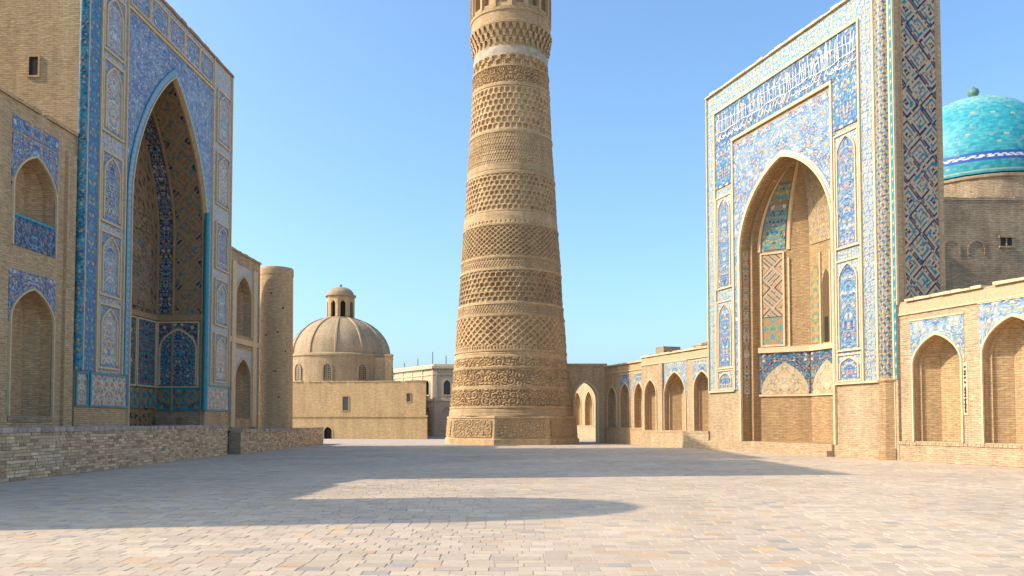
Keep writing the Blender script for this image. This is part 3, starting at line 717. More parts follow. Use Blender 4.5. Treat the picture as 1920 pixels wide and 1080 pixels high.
wo = Thing("arcade_wing", tuple(LF(26, 0, 0)), "unseen lower stretch of two-storey brick wing, its height set for its shadow", "building")  # unseen stretch of the wing, kept lower to shorten the shadow it casts
two_storey(wo, LF, 22.41, 36.0, 11.0, [(24.4 + 3.6 * i, 1.2, 1.95, 4.4, 5.4, 6.3, 8.2, 9.4) for i in range(3)], 'brick')

wf = Thing("arcade_wing", tuple(LF(-2, 0, 0)), "pale two-storey brick wing with narrow arches between blue portal and round tower", "building")
two_storey(wf, LF, -4.95, A0 - .01, 12.6, [(-2.0, 1.36, 1.95, 4.4, 5.82, 7.35, 9.7, 11.2)], 'brick_pale', pale=True, w=-.15)
rect("tile_strip", wf, LF, -4.75, -4.2, 2.2, 12.0, -.13, chain(.5, .5, 'lav', 'sky', 'terra', 'v', 'teal'))
rect("tile_strip", wf, LF, .15, .6, 2.2, 12.0, -.13, chain(.5, .5, 'lav', 'sky', 'terra', 'v', 'teal'))
mb = MB(); mb.box(LF, -4.9, .62, -.15, -.02, 6.75, 7.1); mb.build("string_course", 'mould', wf)
mb = MB(); mb.box(LF, -4.15, -3.5, -.15, .0, 1.4, 11.9); mb.box(LF, -.52, .1, -.15, .0, 1.4, 11.9); mb.build("pilaster", 'mould', wf)

def round_tower(T, cx, cy, r0, r1, h, mat, n=48, dome=False):
    mb = MB(); zz = np.linspace(0, h, 26); rs = np.random.RandomState(5)
    prof = [(r0 + (r1 - r0) * z / h, z) for z in zz]
    lathe(mb, cx, cy, prof, n); mb.build("shaft", mat, T, smooth=True)
    mb = MB(); lathe(mb, cx, cy, [(r1 + .02, h - .5), (r1 + .035, h - .4), (r1 + .035, h - .05), (r1 + .0, h + .06), (r1 - .3, h + .08), (.01, h + .05)], n); mb.build("rim", mat, T)
    if dome:
        mb = MB(); lathe(mb, cx, cy, [(r1 * cos(a), h + r1 * 1.1 * sin(a)) for a in np.linspace(0, pi / 2 * .99, 18)], n); mb.build("dome", 'dome_tile' if 0 else mat, T, smooth=True)
pc_ = LF(-6.3, .55, 0)
ct = Thing("round_tower", (pc_[0], pc_[1], 0), "plain round brick tower at the end of two-storey wing", "tower")
round_tower(ct, pc_[0], pc_[1], 1.19, 1.13, 12.5, 'brick_round')
for (a, z) in ((-1.2, 7.9), (-.9, 9.6), (-1.3, 5.2), (-.7, 6.6), (-1.6, 10.6), (-1.1, 3.4), (-1.9, 7.7)):
    mb = MB(); f2 = Fr((pc_[0] + 1.17 * cos(a), pc_[1] + 1.17 * sin(a)), (-sin(a), cos(a)), (cos(a), sin(a))); mb.box(f2, -.05, .05, -.05, .012, z, z + .1); mb.build("putlog_hole", 'dark', ct)
dt = Thing("domed_tower", (-20.9, 13.2, 0), "stout round brick tower with a dome at the near end of the left wing", "tower")
round_tower(dt, -20.9, 13.2, 2.45, 2.25, 15.2, 'brick', dome=True)
hb = Thing("shadow_block", (-28, 27, 0), "plain tall brick block added out of view to cast shadow on the square", "building")  # added block, never in view, sized to throw the long shadow across the paving
HB = Fr((-25.2, 31.85), (0, -1), (1, 0))
mb = MB(); shell(mb, HB, 0, 10.8, -3, 0, 0, 28.0, [(5.6, 3.2, 13.5, 19.5, 23.5, .3)]); mb.build("brick_wall", 'brick', hb)
niche("blind_arch", hb, HB, 5.6, 3.2, 13.5, 19.5, 23.5, .3, 0, [(-1, 0), (-1, .6), (1, .6), (1, 0)], .6, 'brick')
mb = MB(); mb.box(HB, 0, 10.9, -3.1, .1, 27.6, 28.1); mb.build("cornice", 'brick', hb)
# ------------------------------------------------------------------ the minaret
MX, MY = -.1, 65.3
mn = Thing("minaret", (MX, MY, 0), "huge tapering brick minaret with carved lattice bands at the centre of the square", "minaret")
def m_r(z):
    zs = [2.2, 2.84, 6, 7.4, 9.9, 11, 13.5, 14.6, 17, 18.3, 21.2, 24.5, 28.3, 30.8, 31.6]
    rs = [5.06, 4.94, 4.64, 4.54, 4.39, 4.28, 4.14, 4.06, 3.9, 3.8, 3.63, 3.41, 3.22, 3.10, 3.06]
    return np.interp(z, zs, rs)
NTH = 580
def relief_band(name, z0, z1, hfun, mat='minaret', dz=.055, edge=True):
    nz = max(3, int((z1 - z0) / dz)); z = np.linspace(z0, z1, nz); th = np.linspace(0, 2 * pi, NTH + 1)
    TH, Z = np.meshgrid(th, z); r = m_r(Z); U = TH / (2 * pi)
    h = hfun(U, Z - z0, z1 - z0) if hfun else np.zeros_like(Z)
    if edge:
        f = sst(0, .10, np.minimum(Z - z0, z1 - Z)); h = h * f
    h = h + .012 * np.sin(TH * 3 + Z) + .01 * np.sin(Z * 9 + TH * 5)
    P = np.stack([MX + (r + h) * np.cos(TH), MY + (r + h) * np.sin(TH), Z], -1)
    mb = MB(); mb.grid(P, None, np.stack([TH * 3.9, Z], -1)); return mb.build(name, mat, mn, smooth=False)
def diamonds(n, d=.10, w=.22, asp=1.0):
    def f(U, v, H):
        c = 2 * pi * 4 / n; x = U * n; y = v / (c * asp)
        a, b = fr_(x + y) - .5, fr_(x - y) - .5
        bar = np.maximum(np.abs(a), np.abs(b)); return -d * (1 - sst(.5 - w, .5 - w * .6, bar)) + .015
    return f
def hexes(n, d=.11, hole=.36, asp=.85):
    def f(U, v, H):
        c = 2 * pi * 4 / n; x = U * n; y = v / (c * asp); row = np.floor(y)
        xx = fr_(x + .5 * (row % 2)) - .5; yy = fr_(y) - .5
        r = np.maximum(np.abs(yy) * 1.0, np.hypot(xx, yy * .8)); q = hsh(np.floor(x + .5 * (row % 2)), row, 2)
        return -d * (1 - sst(hole * .85, hole * 1.1, r)) * (.7 + .6 * q)
    return f
def carved(n, d=.07, seed=1, freq=.30):
    def f(U, v, H):
        cu = 2 * pi * 4; m = np.abs(fr_(U * n) - .5) * cu / n
        dx, dy, r1, r2, h = cells(m + np.floor(U * n) * 3.7, v, .62, seed)
        th = np.arctan2(dy, dx); ph = fr_(r1 / .34 - np.where(h > .5, 1, -1) * th / (2 * pi) + h)
        return -d * sst(.20, .34, np.abs(ph - .5)) + .04 * (1 - sst(.08, .2, r1)) - .05 * (1 - sst(.02, .08, r2 - r1))
    return f
def fine(n, d=.035, rows=.16):
    def f(U, v, H):
        x = U * n; y = v / rows
        return -d * (np.cos(2 * pi * x) * np.cos(2 * pi * y * .5) > .1) - d * .6 * (fr_(y) < .15)
    return f
def courses(rows=.12, d=.02):
    def f(U, v, H): return -d * (fr_(v / rows) < .22)
    return f
def beads(n, d=.07):
    def f(U, v, H):
        x = fr_(U * n) - .5; return -d * (np.abs(x) > .30) * (np.abs(v / H - .5) < .36)
    return f
def knots(n, d=.10):
    def f(U, v, H):
        x = U * n; y = v / H * 2
        k = np.abs(np.sin(pi * x + 1.2 * np.sin(pi * y))) ; k2 = np.abs(np.sin(pi * x - 1.2 * np.sin(pi * y) + pi / 2))
        return -d * sst(.25, .45, np.minimum(k, k2))
    return f
# plinth: eight sided, carved panels on each face
mb = MB(); oc = np.linspace(0, 2 * pi, 9) + radians(-90 - 13)
def octo(r, z): return np.stack([MX + r * np.cos(oc), MY + r * np.sin(oc), np.full(9, z)], -1)
mb.grid(np.stack([octo(5.62, 0), octo(5.60, .42), octo(5.50, .46), octo(5.38, 1.98), octo(5.44, 2.02), octo(5.42, 2.18), octo(4.6, 2.26)])); mb.build("plinth", 'minaret', mn)
for k in range(8):
    a, b = octo(5.52, 0)[k][:2], octo(5.52, 0)[k + 1][:2]; mid = (a + b) / 2 - np.array([MX, MY])
    f2 = Fr(a, b - a, mid); ln = np.hypot(*(b - a)); S, Z = np.meshgrid(np.linspace(.28, ln - .28, 64), np.linspace(.58, 1.88, 26))
    hh = carved(1, .07, 20 + k)(np.clip((S / 25.1), 0, 1), Z, 1) ; hh = hh * sst(0, .06, np.minimum(np.minimum(S - .28, ln - .28 - S), np.minimum(Z - .58, 1.88 - Z)))
    m = MB(); m.grid(f2(S, .050 - .075 * (Z - .5) + hh * .7, Z)); m.build("carved_plinth_panel", 'minaret', mn)
BANDS = [(2.2, 2.84, courses(.16)), (2.84, 4.25, carved(9, .11, 4)), (4.25, 4.45, courses()), (4.45, 5.75, carved(11, .11, 6)), (5.75, 5.95, None),
         (5.95, 6.72, carved(16, .1, 8)), (6.72, 7.22, courses(.18)), (7.22, 7.55, beads(110)), (7.55, 9.85, diamonds(46, .14, .22)), (9.85, 10.05, None),
         (10.05, 10.75, fine(110, .05, .2)), (10.75, 11.0, None), (11.0, 13.45, hexes(56, .14, .38)), (13.45, 13.65, None), (13.65, 14.4, fine(104, .05, .2)), (14.4, 14.62, None),
         (14.62, 17.0, diamonds(52, .12, .24, .8)), (17.0, 17.2, None), (17.45, 18.25, courses(.13, .03)), (18.25, 21.15, hexes(54, .13, .36)), (21.15, 21.35, None), (21.35, 21.95, courses(.12, .03)),
         (21.95, 24.5, fine(100, .05, .26)), (24.5, 24.8, None), (24.8, 28.25, hexes(44, .15, .38)), (28.25, 28.6, None), (28.6, 29.9, carved(26, .13, 14)), (29.9, 30.02, None), (30.02, 30.85, knots(26, .18))]
for i, (a, b, f) in enumerate(BANDS):
    nm = "brick_band" if f else "plain_band"
    relief_band(nm, a, b, f, dz=.055 if f else .1)
relief_band("scalloped_band", 17.2, 17.45, beads(64, .08), 'minaret', .04)
relief_band("pale_band", 30.85, 31.6, lambda U, v, H: .03 * np.sin(U * 60 + v * 7) * .4, 'minaret_white', .08)
for z in (2.86, 5.85, 7.22, 9.95, 10.88, 13.55, 14.5, 17.1, 21.25, 24.6, 28.4, 29.96):
    mb = MB(); r = float(m_r(z)); lathe(mb, MX, MY, [(r - .03, z - .09), (r + .05, z - .07), (r + .05, z + .07), (r - .03, z + .09)], 96); mb.build("band_moulding", 'minaret', mn)
# muqarnas cornice of the gallery
rings = [(31.6, 3.06, 0), (32.1, 3.06, .13), (32.6, 3.10, .26), (33.1, 3.22, .2)]
mb = MB(); lathe(mb, MX, MY, [(3.06, 31.6), (3.05, 32.2), (3.1, 32.7), (3.2, 33.2), (3.36, 33.35), (3.36, 33.55), (3.3, 33.6), (3.28, 34.3), (3.36, 34.38), (3.36, 34.62), (3.22, 34.7)], 120); mb.build("cornice_core", 'minaret', mn)
cell = None
for t, (zc, rc, ph, n) in enumerate(((31.72, 3.08, 0, 38), (32.28, 3.14, .5, 38), (32.8, 3.24, 0, 38))):
    for k in range(n):
        a = (k + ph) / n * 2 * pi
        if cell is None or t != cell[0]:
            f0 = Fr((0, 0), (0, 1), (1, 0)); m = MB(); wd = 2 * pi * rc / n * .36
            x = np.linspace(-wd, wd, 7); zt_ = arch_z(x, 0, wd * 1.01, .28, .52, .4)
            # little stalactite bracket: narrow foot widening upwards
            m.grid(np.stack([f0(x * .30, -.05, np.zeros(7)), f0(x * .36, .05, np.zeros(7) + .02), f0(x * .6, .11, np.zeros(7) + .24), f0(x, .19, np.zeros(7) + .46), f0(x, -.05, np.zeros(7) + .52)]))
            me_o = make_mesh("stalactite", np.concatenate(m.v), np.concatenate(m.q), 'minaret', mn.o); cell = (t, me_o.data)
            o = me_o
        else:
            o = bpy.data.objects.new("stalactite", cell[1]); col.objects.link(o); o.parent = mn.o
        o.location = (rc * cos(a), rc * sin(a), zc); o.rotation_euler = (0, 0, a)
# lantern with sixteen arched openings
nO = 16; hw = 2 * pi * 3.24 / nO / 2
for k in range(nO):
    a = (k + .5) / nO * 2 * pi - pi / 2; f2 = Fr((MX + 3.19 * cos(a), MY + 3.19 * sin(a)), (-sin(a), cos(a)), (cos(a), sin(a)))
    mb = MB(); wall_front(mb, f2, -hw, hw, 34.66, 38.6, 0, [(0, .42, 35.0, 37.0, 37.8, .3)])
    pth = arch_path(0, .42, 35.0, 37.0, 37.8, .3); mb.grid(np.stack([f2(pth[:, 0], 0, pth[:, 1]), f2(pth[:, 0], -.6, pth[:, 1])])); mb.quad(f2(-.42, 0, 35), f2(.42, 0, 35), f2(.42, -.6, 35), f2(-.42, -.6, 35))
    mb.build("gallery_arch", 'minaret', mn)
    mb = MB(); mb.box(f2, hw - .12, hw + .12, -.15, .10, 34.66, 38.5); mb.build("gallery_pilaster", 'minaret', mn)
mb = MB(); lathe(mb, MX, MY, [(2.2, 34.66), (2.2, 38.6)], 40); mb.build("gallery_core", 'minaret', mn)
mb = MB(); lathe(mb, MX, MY, [(3.3, 38.5), (3.45, 38.7), (3.7, 39.8), (3.75, 40.0), (2.6, 40.4), (1.0, 41.5), (.9, 43.2), (.01, 44.2)], 64); mb.build("cap", 'minaret', mn)

# ------------------------------------------------------------------ the sunlit portal on the right
rp = Thing("mosaic_portal", tuple(RF(7.7, 0, 0)), "tall sunlit mosaic portal with white lettered blue band and corner column", "portal")
C_, A_, SP, AP, K = 7.47, 3.92, 11.8, 16.3, .22
E0, E1, H = 0., 15.45, 22.4
mb = MB(); shell(mb, RF, E0, E1, -2.9, -.02, 0, H, [(C_, A_, .6, SP, AP, K)]); mb.build("brick_body", 'brick_pale', rp)
PL = [(-1, 0), (-1, .55), (-.93, .55), (-.93, .95), (-.34, 2.8), (.34, 2.8), (.93, .95), (.93, .55), (1, .55), (1, 0)]
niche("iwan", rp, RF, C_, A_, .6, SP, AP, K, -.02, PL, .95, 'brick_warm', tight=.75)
mb = MB(); mb.box(RF, C_ - A_ - .0, C_ + A_, -.02, .55, 0, .3); mb.box(RF, C_ - A_, C_ + A_, -.02, .25, .3, .6); mb.build("threshold_step", 'brick_pale', rp)
mb = MB(); mb.box(RF, -.05, C_ - A_, -.02, .18, 0, .58); mb.build("plinth", 'brick_pale', rp)
mb = MB(); mb.box(RF, C_ + A_, 14.75, -.02, .10, 0, .58); mb.build("plinth", 'brick_pale', rp)
# splayed inner walls of the iwan: far one faces the viewer
pA = np.array([C_ - .93 * A_, -.97]); pB = np.array([C_ - .34 * A_, -2.82]); dv = pB - pA; lnI = np.hypot(*dv); dv = dv / lnI
far_in = RF.sub(pA[0], pA[1], dv[0], dv[1], -dv[1], dv[0])
qA = np.array([C_ + .34 * A_, -2.82]); qB = np.array([C_ + .93 * A_, -.97]); dq = (qB - qA) / np.hypot(*(qB - qA))
near_in = RF.sub(qA[0], qA[1], dq[0], dq[1], -dq[1], dq[0])
back_in = RF.sub(C_ - .34 * A_, -2.82, 1, 0, 0, 1); lnB = .68 * A_
for f2, ln in ((far_in, lnI), (back_in, lnB), (near_in, lnI)):
    mb = MB(); mb.box(f2, .0, ln, 0, .16, 5.78, 6.1); mb.build("string_course", 'mould', rp)
    mb = MB(); mb.box(f2, .0, ln, 0, .09, 3.22, 3.34); mb.build("string_course", 'mould', rp)
    c = ln / 2; a = ln / 2 - .14
    spandrel("tympanum_tile", rp, f2, .06, ln - .06, 5.75, c, a, 3.6, 5.2, 3.36, .04, arabesque('navy', 'dark', 'sky', .45, 81, ('ochre', 'teal', 'terra'), .11), k=.35)
    arch_panel("carved_tympanum", rp, f2, c, a, 3.36, 3.6, 5.2, .03, arabesque('buff', 'gold', 'cream', .6, 82, ('brown', 'buff', 'gold'), .2, flower=('buff', 'gold', 'cream')), 'tile_matt', k=.35)
rect("strapwork_panel", rp, far_in, .25, 1.45, 7.9, 11.6, .04, girih(1.2, 'dark', 'terra', 'buff', 5, 'teal', 7), 'tile_matt')
rect("strapwork_panel", rp, far_in, .25, 1.45, 6.2, 7.85, .04, stars(.6, 'gold', 'green', 'teal', 'terra', .2), 'tile_matt')
frame("panel_moulding", rp, far_in, .15, 1.55, 6.15, 11.7, .02, .10, .07, 'mould')
for f2, a in ((far_in, 1.75), (back_in, .9), (back_in, 1.72)):
    mb = MB(); mb.box(f2, a, a + .09, 0, .10, 6.1, 11.3); mb.build("inner_rib", 'mould', rp)
arch_panel("slender_niche_tile", rp, back_in, .48, .34, 6.2, 9.9, 10.7, .03, stars(.45, 'gold', 'brown', 'terra', 'green', .2), 'tile_matt', k=.35)
arch_panel("inner_doorway", rp, back_in, 1.36, .30, 6.2, 9.4, 10.3, .02, lambda u, v: np.zeros(u.shape + (3,)) + np.array((.13, .08, .04)), 'tile_matt', k=.35)
mb = MB(); mb.box(back_in, 1.22, 1.5, .02, .04, 6.2, 7.6); mb.build("inner_window", 'dark', rp)
# vault ornament: mosaic on the far curved facet
pl = np.array(PL); i0, i1 = 3, 4
tt = np.cos(np.linspace(.02, pi / 2 * .9, 70)); q = np.linspace(.10, .54, 26)
X0, X1 = pl[i0, 0] * A_, pl[i1, 0] * A_; D0, D1 = pl[i0, 1], pl[i1, 1]
def facet(t, qq, off):
    z = SP + (AP - SP) * ((1 - K) * np.sqrt(1 - t * t) + K * (1 - t))
    xa, xb = X0 * t, X1 * t; da, db = .95 + 0 * t, .95 + (D1 - .95) * t ** .75
    x = xa[:, None] + (xb - xa)[:, None] * qq; d = da[:, None] + (db - da)[:, None] * qq
    return RF(C_ + x + off * .6, -.02 - d + off * .7, np.broadcast_to(z[:, None] - off * .3, x.shape)), x, np.broadcast_to(z[:, None], x.shape)
for nm, ta, tb, pt in (("vault_mosaic", .02, .72, arabesque('teal', 'green', 'gold', .6, 91, ('deep', 'ochre', 'terra'), .15)), ("vault_mosaic", .78, 1.08, arabesque('green', 'dark', 'gold', .55, 92, ('teal', 'ochre', 'deep'), .16)), ("vault_mosaic", 1.14, 1.36, girih(.8, 'dark', 'brown', 'gold', 2))):
    tq = np.cos(np.linspace(ta, tb, 50)); P, x, z = facet(tq, q, .05); m = MB(); m.grid(P, pt(q[None, :] * 2.4 - .77 + 0 * x, z)); m.build(nm, 'tile_matt', rp)
m = MB(); tq = np.cos(np.linspace(0, pi / 2 * .97, 40)); P, _, _ = facet(tq, np.array([.57, .63]), .07); m.grid(P); m.skirt(P, np.append(-RF.n * .12, 0)); P, _, _ = facet(tq, np.array([0., .06]), .07); m.grid(P); m.build("vault_rib", 'mould', rp)
tq = np.cos(np.linspace(.03, pi / 2 * .93, 70)); q = np.linspace(-.96, .96, 40)
zz = SP + (AP - SP) * ((1 - K) * np.sqrt(1 - tq * tq) + K * (1 - tq)); xx = .34 * A_ * tq[:, None] * q; dd = .95 + 1.85 * tq[:, None] ** .75 + 0 * q
m = MB(); m.grid(RF(C_ + xx, -.02 - dd + .05, zz[:, None] + 0 * xx - .03), arabesque('buff', 'gold', 'brown', .62, 97, ('mud', 'gold', 'brown'), .15, flower=('mud', 'gold', 'brown'))(xx, zz[:, None] + 0 * xx)); m.build("carved_vault", 'tile_matt', rp)
jr = RF.sub(C_ - A_, -.02, 0, -1, 1, 0)
rect("jamb_scroll", rp, jr, .08, .48, 3.2, 11.9, .03, arabesque('cream', 'buff', 'brown', .4, 95, ('terra', 'brown', 'deep'), .12), 'tile_matt')
# facing
bg_r = small('sky', 'cream', 'teal', .32, 15, 'ochre'); lav = small('sky', 'cream', 'cobalt', .30, 16, 'gold')
rect("border_mosaic", rp, RF, .02, .92, 3.65, H - .05, .0, bg_r)
rect("border_mosaic", rp, RF, 13.42, 14.32, 3.65, H - .05, .0, lav)
rect("border_mosaic", rp, RF, .92, 13.42, 21.15, H - .05, .0, bg_r)
rect("pier_mosaic", rp, RF, .92, 2.92, 3.65, 16.1, .0, bg_r)
rect("pier_mosaic", rp, RF, 11.4, 13.42, 3.65, 16.1, .0, lav)
calli = arabesque('cobalt', 'deep', 'sky', .5, 17, ('sky', 'ochre', 'cobalt', 'turq'), .07, mirror=False, flower=('ochre', 'cream', 'turq'))
rect("lettering_ground", rp, RF, .98, 13.36, 18.95, 21.05, .03, calli)
for s0, s1 in ((.98, 2.72), (11.6, 13.36)):
    rect("lettering_ground", rp, RF, s0, s1, 16.25, 18.95, .03, arabesque('cobalt', 'deep', 'sky', .55, 18, ('white', 'ochre', 'turq'), .12))
spandrel("spandrel_mosaic", rp, RF, 2.92, 11.4, 18.5, C_, A_ + .3, SP, AP + .36, 3.65, .02, arabesque('cobalt', 'sky', 'lav', .62, 19, ('sky', 'cream', 'ochre', 'cream', 'lav'), .15, flower=('cream', 'ochre', 'white', 'terra')), k=K)
arch_frame("arch_band", rp, RF, C_, A_ + .12, 3.65, SP, AP + .14, .0, .2, .06, 'tile', k=K, pat=chain(.3, .3, 'cream', 'sky', 'white', 'v', 'lav'))
arch_frame("arch_moulding", rp, RF, C_, A_, .6, SP, AP, -.02, .13, .14, 'mould', k=K, back=.08)
for s0, s1, z0, z1 in ((2.78, 2.92, 3.65, 18.72), (11.42, 11.56, 3.65, 18.72), (.88, .98, 3.65, 21.14), (13.36, 13.46, 3.65, 21.14), (14.30, 14.42, 3.6, H), (0., .08, 3.6, H)):
    mb = MB(); mb.box(RF, s0, s1, .0, .10, z0, z1); mb.build("upright_moulding", 'mould', rp)
mb = MB(); mb.box(RF, .98, 13.36, .0, .11, 21.05, 21.17); mb.build("lintel_moulding", 'mould', rp)
mb = MB(); mb.box(RF, 2.78, 11.56, .0, .12, 18.72, 18.90); mb.build("lintel_moulding", 'mould', rp)
coping_bricks(rp, RF, -.04, 15.5, -.4, .14, H, .10, 'mould', 8, .55, 0)
for s0, s1 in ((0, 2.8), (11.5, 14.4)):
    mb = MB(); mb.box(RF, s0, s1, .0, .10, 3.55, 3.66); mb.build("tile_edge", 'mould', rp)
cz = {0: ((9.97, 15.6), (5.04, 9.1), (3.75, 4.85)), 1: ((10.3, 15.9), (5.24, 9.6), (3.75, 4.98))}
for j, (s0, s1) in enumerate(((1.1, 2.66), (11.72, 13.24))):
    for i, (za, zb) in enumerate(cz[j]):
        c0 = (s0 + s1) / 2; hw = (s1 - s0) / 2
        cg = rect("cartouche_ground", rp, RF, s0, s1, za, zb, .03, small('white', 'sky', 'cobalt', .24, 100 + i, 'ochre'))
        rise = .35 if i == 2 else .75
        arch_panel("cartouche", rp, RF, c0, hw - .17, za + .12, zb - rise - .18, zb - .16, .055, arabesque('cobalt', 'deep', 'lav', .48, 104 + i + 3 * j, ('ochre', 'white', 'turq', 'sky'), .13), k=.35, parent=cg)
        arch_frame("cartouche_moulding", rp, RF, c0, hw - .17, za + .1, zb - rise - .18, zb - .16, .03, .07, .07, 'mould', k=.35, parent=cg)
        frame("cartouche_frame", rp, RF, s0 - .08, s1 + .08, za - .07, zb + .07, .01, .08, .08, 'mould', cg)
# the lettering: raised white strokes
def stroke(mb, pts, wd, fr, w0, dep):
    p = np.array(pts, float); t = np.gradient(p, axis=0); t /= (np.linalg.norm(t, axis=1, keepdims=True) + 1e-9); nn = np.stack([-t[:, 1], t[:, 0]], 1)
    wd = np.broadcast_to(wd, (len(p),))[:, None] / 2; a, b = p + nn * wd, p - nn * wd
    P = np.stack([fr(a[:, 0], w0, a[:, 1]), fr(a[:, 0], w0 + dep, a[:, 1]), fr(b[:, 0], w0 + dep, b[:, 1]), fr(b[:, 0], w0, b[:, 1])]); mb.grid(P)
rl = random.Random(21); mb = MB(); s = 1.15
tq = np.linspace(0, 1, 9)
while s < 13.1:                                      # tall uprights and the bowls hanging from the base line
    h = rl.uniform(.8, 1.32); lean = rl.uniform(-.10, .16); z0 = 19.62 + rl.uniform(-.08, .08)
    stroke(mb, np.stack([s + lean * tq + .02 * np.sin(tq * 6), z0 + h * tq], 1), .03 + .03 * tq, RF, .03, .025)
    r = rl.random()
    if r < .45:
        a = np.linspace(pi * .95, pi * 2.1, 11); rr = rl.uniform(.16, .28); stroke(mb, np.stack([s + .1 + rr * np.cos(a), 19.45 + rr * .8 * np.sin(a)], 1), .025 + .03 * np.sin(np.linspace(0, pi, 11)), RF, .03, .025)
    elif r < .8:
        stroke(mb, np.stack([s + .34 * tq - .1, 19.12 + .52 * tq + .1 * np.sin(tq * pi)], 1), .025 + .03 * np.sin(tq * pi), RF, .03, .025)
    if rl.random() < .35:
        d0 = s + rl.uniform(.05, .2); dz_ = rl.choice((19.15, 20.2, 20.5)); stroke(mb, [(d0, dz_), (d0 + .08, dz_ + .06)], .09, RF, .03, .025)
    s += rl.choice((.12, .15, .2, .3))
xx = np.linspace(1.05, 13.25, 90); stroke(mb, np.stack([xx, 19.70 + .05 * np.sin(xx * 2.1) + .03 * np.sin(xx * 5.3)], 1), .05 + .02 * np.sin(xx * 3), RF, .03, .03)
xx = np.linspace(1.3, 12.9, 70); stroke(mb, np.stack([xx, 20.35 + .10 * np.sin(xx * 1.3)], 1), .03, RF, .03, .022)
mb.build("lettering", 'white', rp)
# corner column and flank
p = RF(14.82, -.12, 0); mb = MB()
lathe(mb, p[0], p[1], np.stack([np.full(420, .40), np.linspace(3.7, 22.3, 420)], 1), 44, spiral_col()); mb.build("corner_column", 'tile', rp, smooth=True)
mb = MB(); lathe(mb, p[0], p[1], [(.52, 0), (.52, .5), (.46, .55), (.46, 3.5), (.52, 3.6), (.40, 3.75)], 8); mb.build("column_base", 'brick_warm', rp)
mb = MB(); mb.box(RF, 15.2, 15.30, -.2, .02, 0.5, H); mb.build("upright_moulding", 'mould', rp)
rect("tile_strip", rp, RF, 15.31, 15.44, 3.6, H, .01, chain(.5, .13, 'teal', 'turq', 'cream', 'v', 'teal'))
fl = RF.sub(15.45, 0, 0, -1, 1, 0)
rect("strapwork_panel", rp, fl, .52, 2.52, 7.35, 22.0, .03, maze(.105, 10, 'navy', 'dteal', 'buff', 'terra'), 'tile_matt', res=.04)
frame("strapwork_border", rp, fl, .46, 2.58, 7.28, 22.06, .0, .07, .05, 'mould_dark')
mb = MB(); mb.box(fl, .0, .12, .0, .05, 7.0, H); mb.build("flank_edge", 'mould', rp)

# ------------------------------------------------------------------ right arcades
def arcade(T, fr, s0, s1, h, bays, mat, depth=5., w=-.15, tile=True, plinth=.85, pw=.12, cornice=True, tsel=None):
    ops = [(c, a, z0, sp_, ap, .25) for (c, a, z0, sp_, ap) in bays]
    mb = MB(); shell(mb, fr, s0, s1, -depth, w, 0, h, ops); mb.build("brick_wall", mat, T)
    for i, (c, a, z0, sp_, ap) in enumerate(bays):
        dp = min(1.0, a * .8)
        plan = [(-1, 0), (-1, .3), (-.9, .3), (-.9, .45), (-.6, dp), (.6, dp), (.9, .45), (.9, .3), (1, .3), (1, 0)]
        an = niche("arched_niche", T, fr, c, a, z0, sp_, ap, .25, w, plan, .45, 'brick_niche')
        arch_frame("arch_moulding", T, fr, c, a, z0, sp_, ap, w, .08, .08, 'mould', k=.25, back=.05, parent=an)
        if tile and (tsel is None or i in tsel):
            zt = min(ap + .72, h - .65)
            spandrel("spandrel_tile", T, fr, c - a - .16, c + a + .16, zt, c, a + .08, sp_, ap + .09, sp_ - .3, w + .02, arabesque('sky', 'cobalt', 'white', .42, 120 + i, ('cobalt', 'lav', 'ochre', 'turq'), .15, flower=('ochre', 'white', 'cream')), k=.25)
            mb = MB(); mb.box(fr, c - a - .20, c + a + .20, w, w + .05, zt + .0, zt + .06); mb.build("spandrel_edge", 'mould', T)
    if cornice:
        rect("cornice_band", T, fr, s0, s1, h - .52, h - .08, w + .03, chain(.75, .44, 'cream', 'sky', 'ochre', 'u', 'buff'), 'tile_matt')
    coping_bricks(T, fr, s0, s1, w - .5, w + .13, h, .09, 'mould', int(abs(s0) * 7), .5)
    mb = MB(); mb.box(fr, s0, s1, w, w + .07, h - .60, h - .53); mb.build("cornice_moulding", 'mould', T)
    mb = MB(); mb.box(fr, s0, s1, w - .02, w + pw, 0, plinth - .14); mb.build("plinth", mat, T)
    s = s0
    mb = MB()
    while s < s1 - .02:
        l = min(.2, s1 - s); mb.box(fr, s + .008, s + l - .008, w - .02, w + pw + .03, plinth - .14, plinth + .0); s += l
    mb.build("rowlock_course", mat, T, kind="stuff")
rn = Thing("arcade_wing", tuple(RF(20, 0, 0)), "sunlit one-storey brick arcade with blue spandrels and wide arched niches beside corner column", "building")
arcade(rn, RF, 15.46, 33., 7.1, [(17.47 + 3.62 * i, 1.24 + (.1 if i else 0), .88, 4.2 + (.2 if i else 0), 5.45 + (.32 if i else 0)) for i in range(5)], 'brick_pale', tsel=None)
mb = MB(); mb.box(RF, 18.80, 19.02, -.15, -.12, 2.0, 4.15); mb.build("letter_tablet", 'mould', rn)
mb = MB(); rl = random.Random(4); z = 2.15
while z < 4.0:
    stroke(mb, [(18.86, z), (18.95, z + rl.uniform(-.05, .08))], .07, RF, -.12, .02)
    if rl.random() < .6: stroke(mb, [(18.90, z), (18.91, z + .12)], .045, RF, -.12, .02)
    z += .15 if abs(z - 3.05) > .12 else .3
mb.build("lettering", 'script_dark', rn)
rf_ = Thing("arcade_wing", tuple(RF(-4.5, 0, 0)), "sunlit stretch of low arcade with three niches beyond the lettered portal", "building")
arcade(rf_, RF, -9.45, -.01, 6.5, [(-1.05, .98, 1.15, 3.9, 5.0), (-4.55, 1.42, 1.15, 3.6, 5.15), (-8.05, .88, 1.15, 3.7, 4.8)], 'brick_pale', plinth=1.15, pw=.25, tsel=(0, 1))
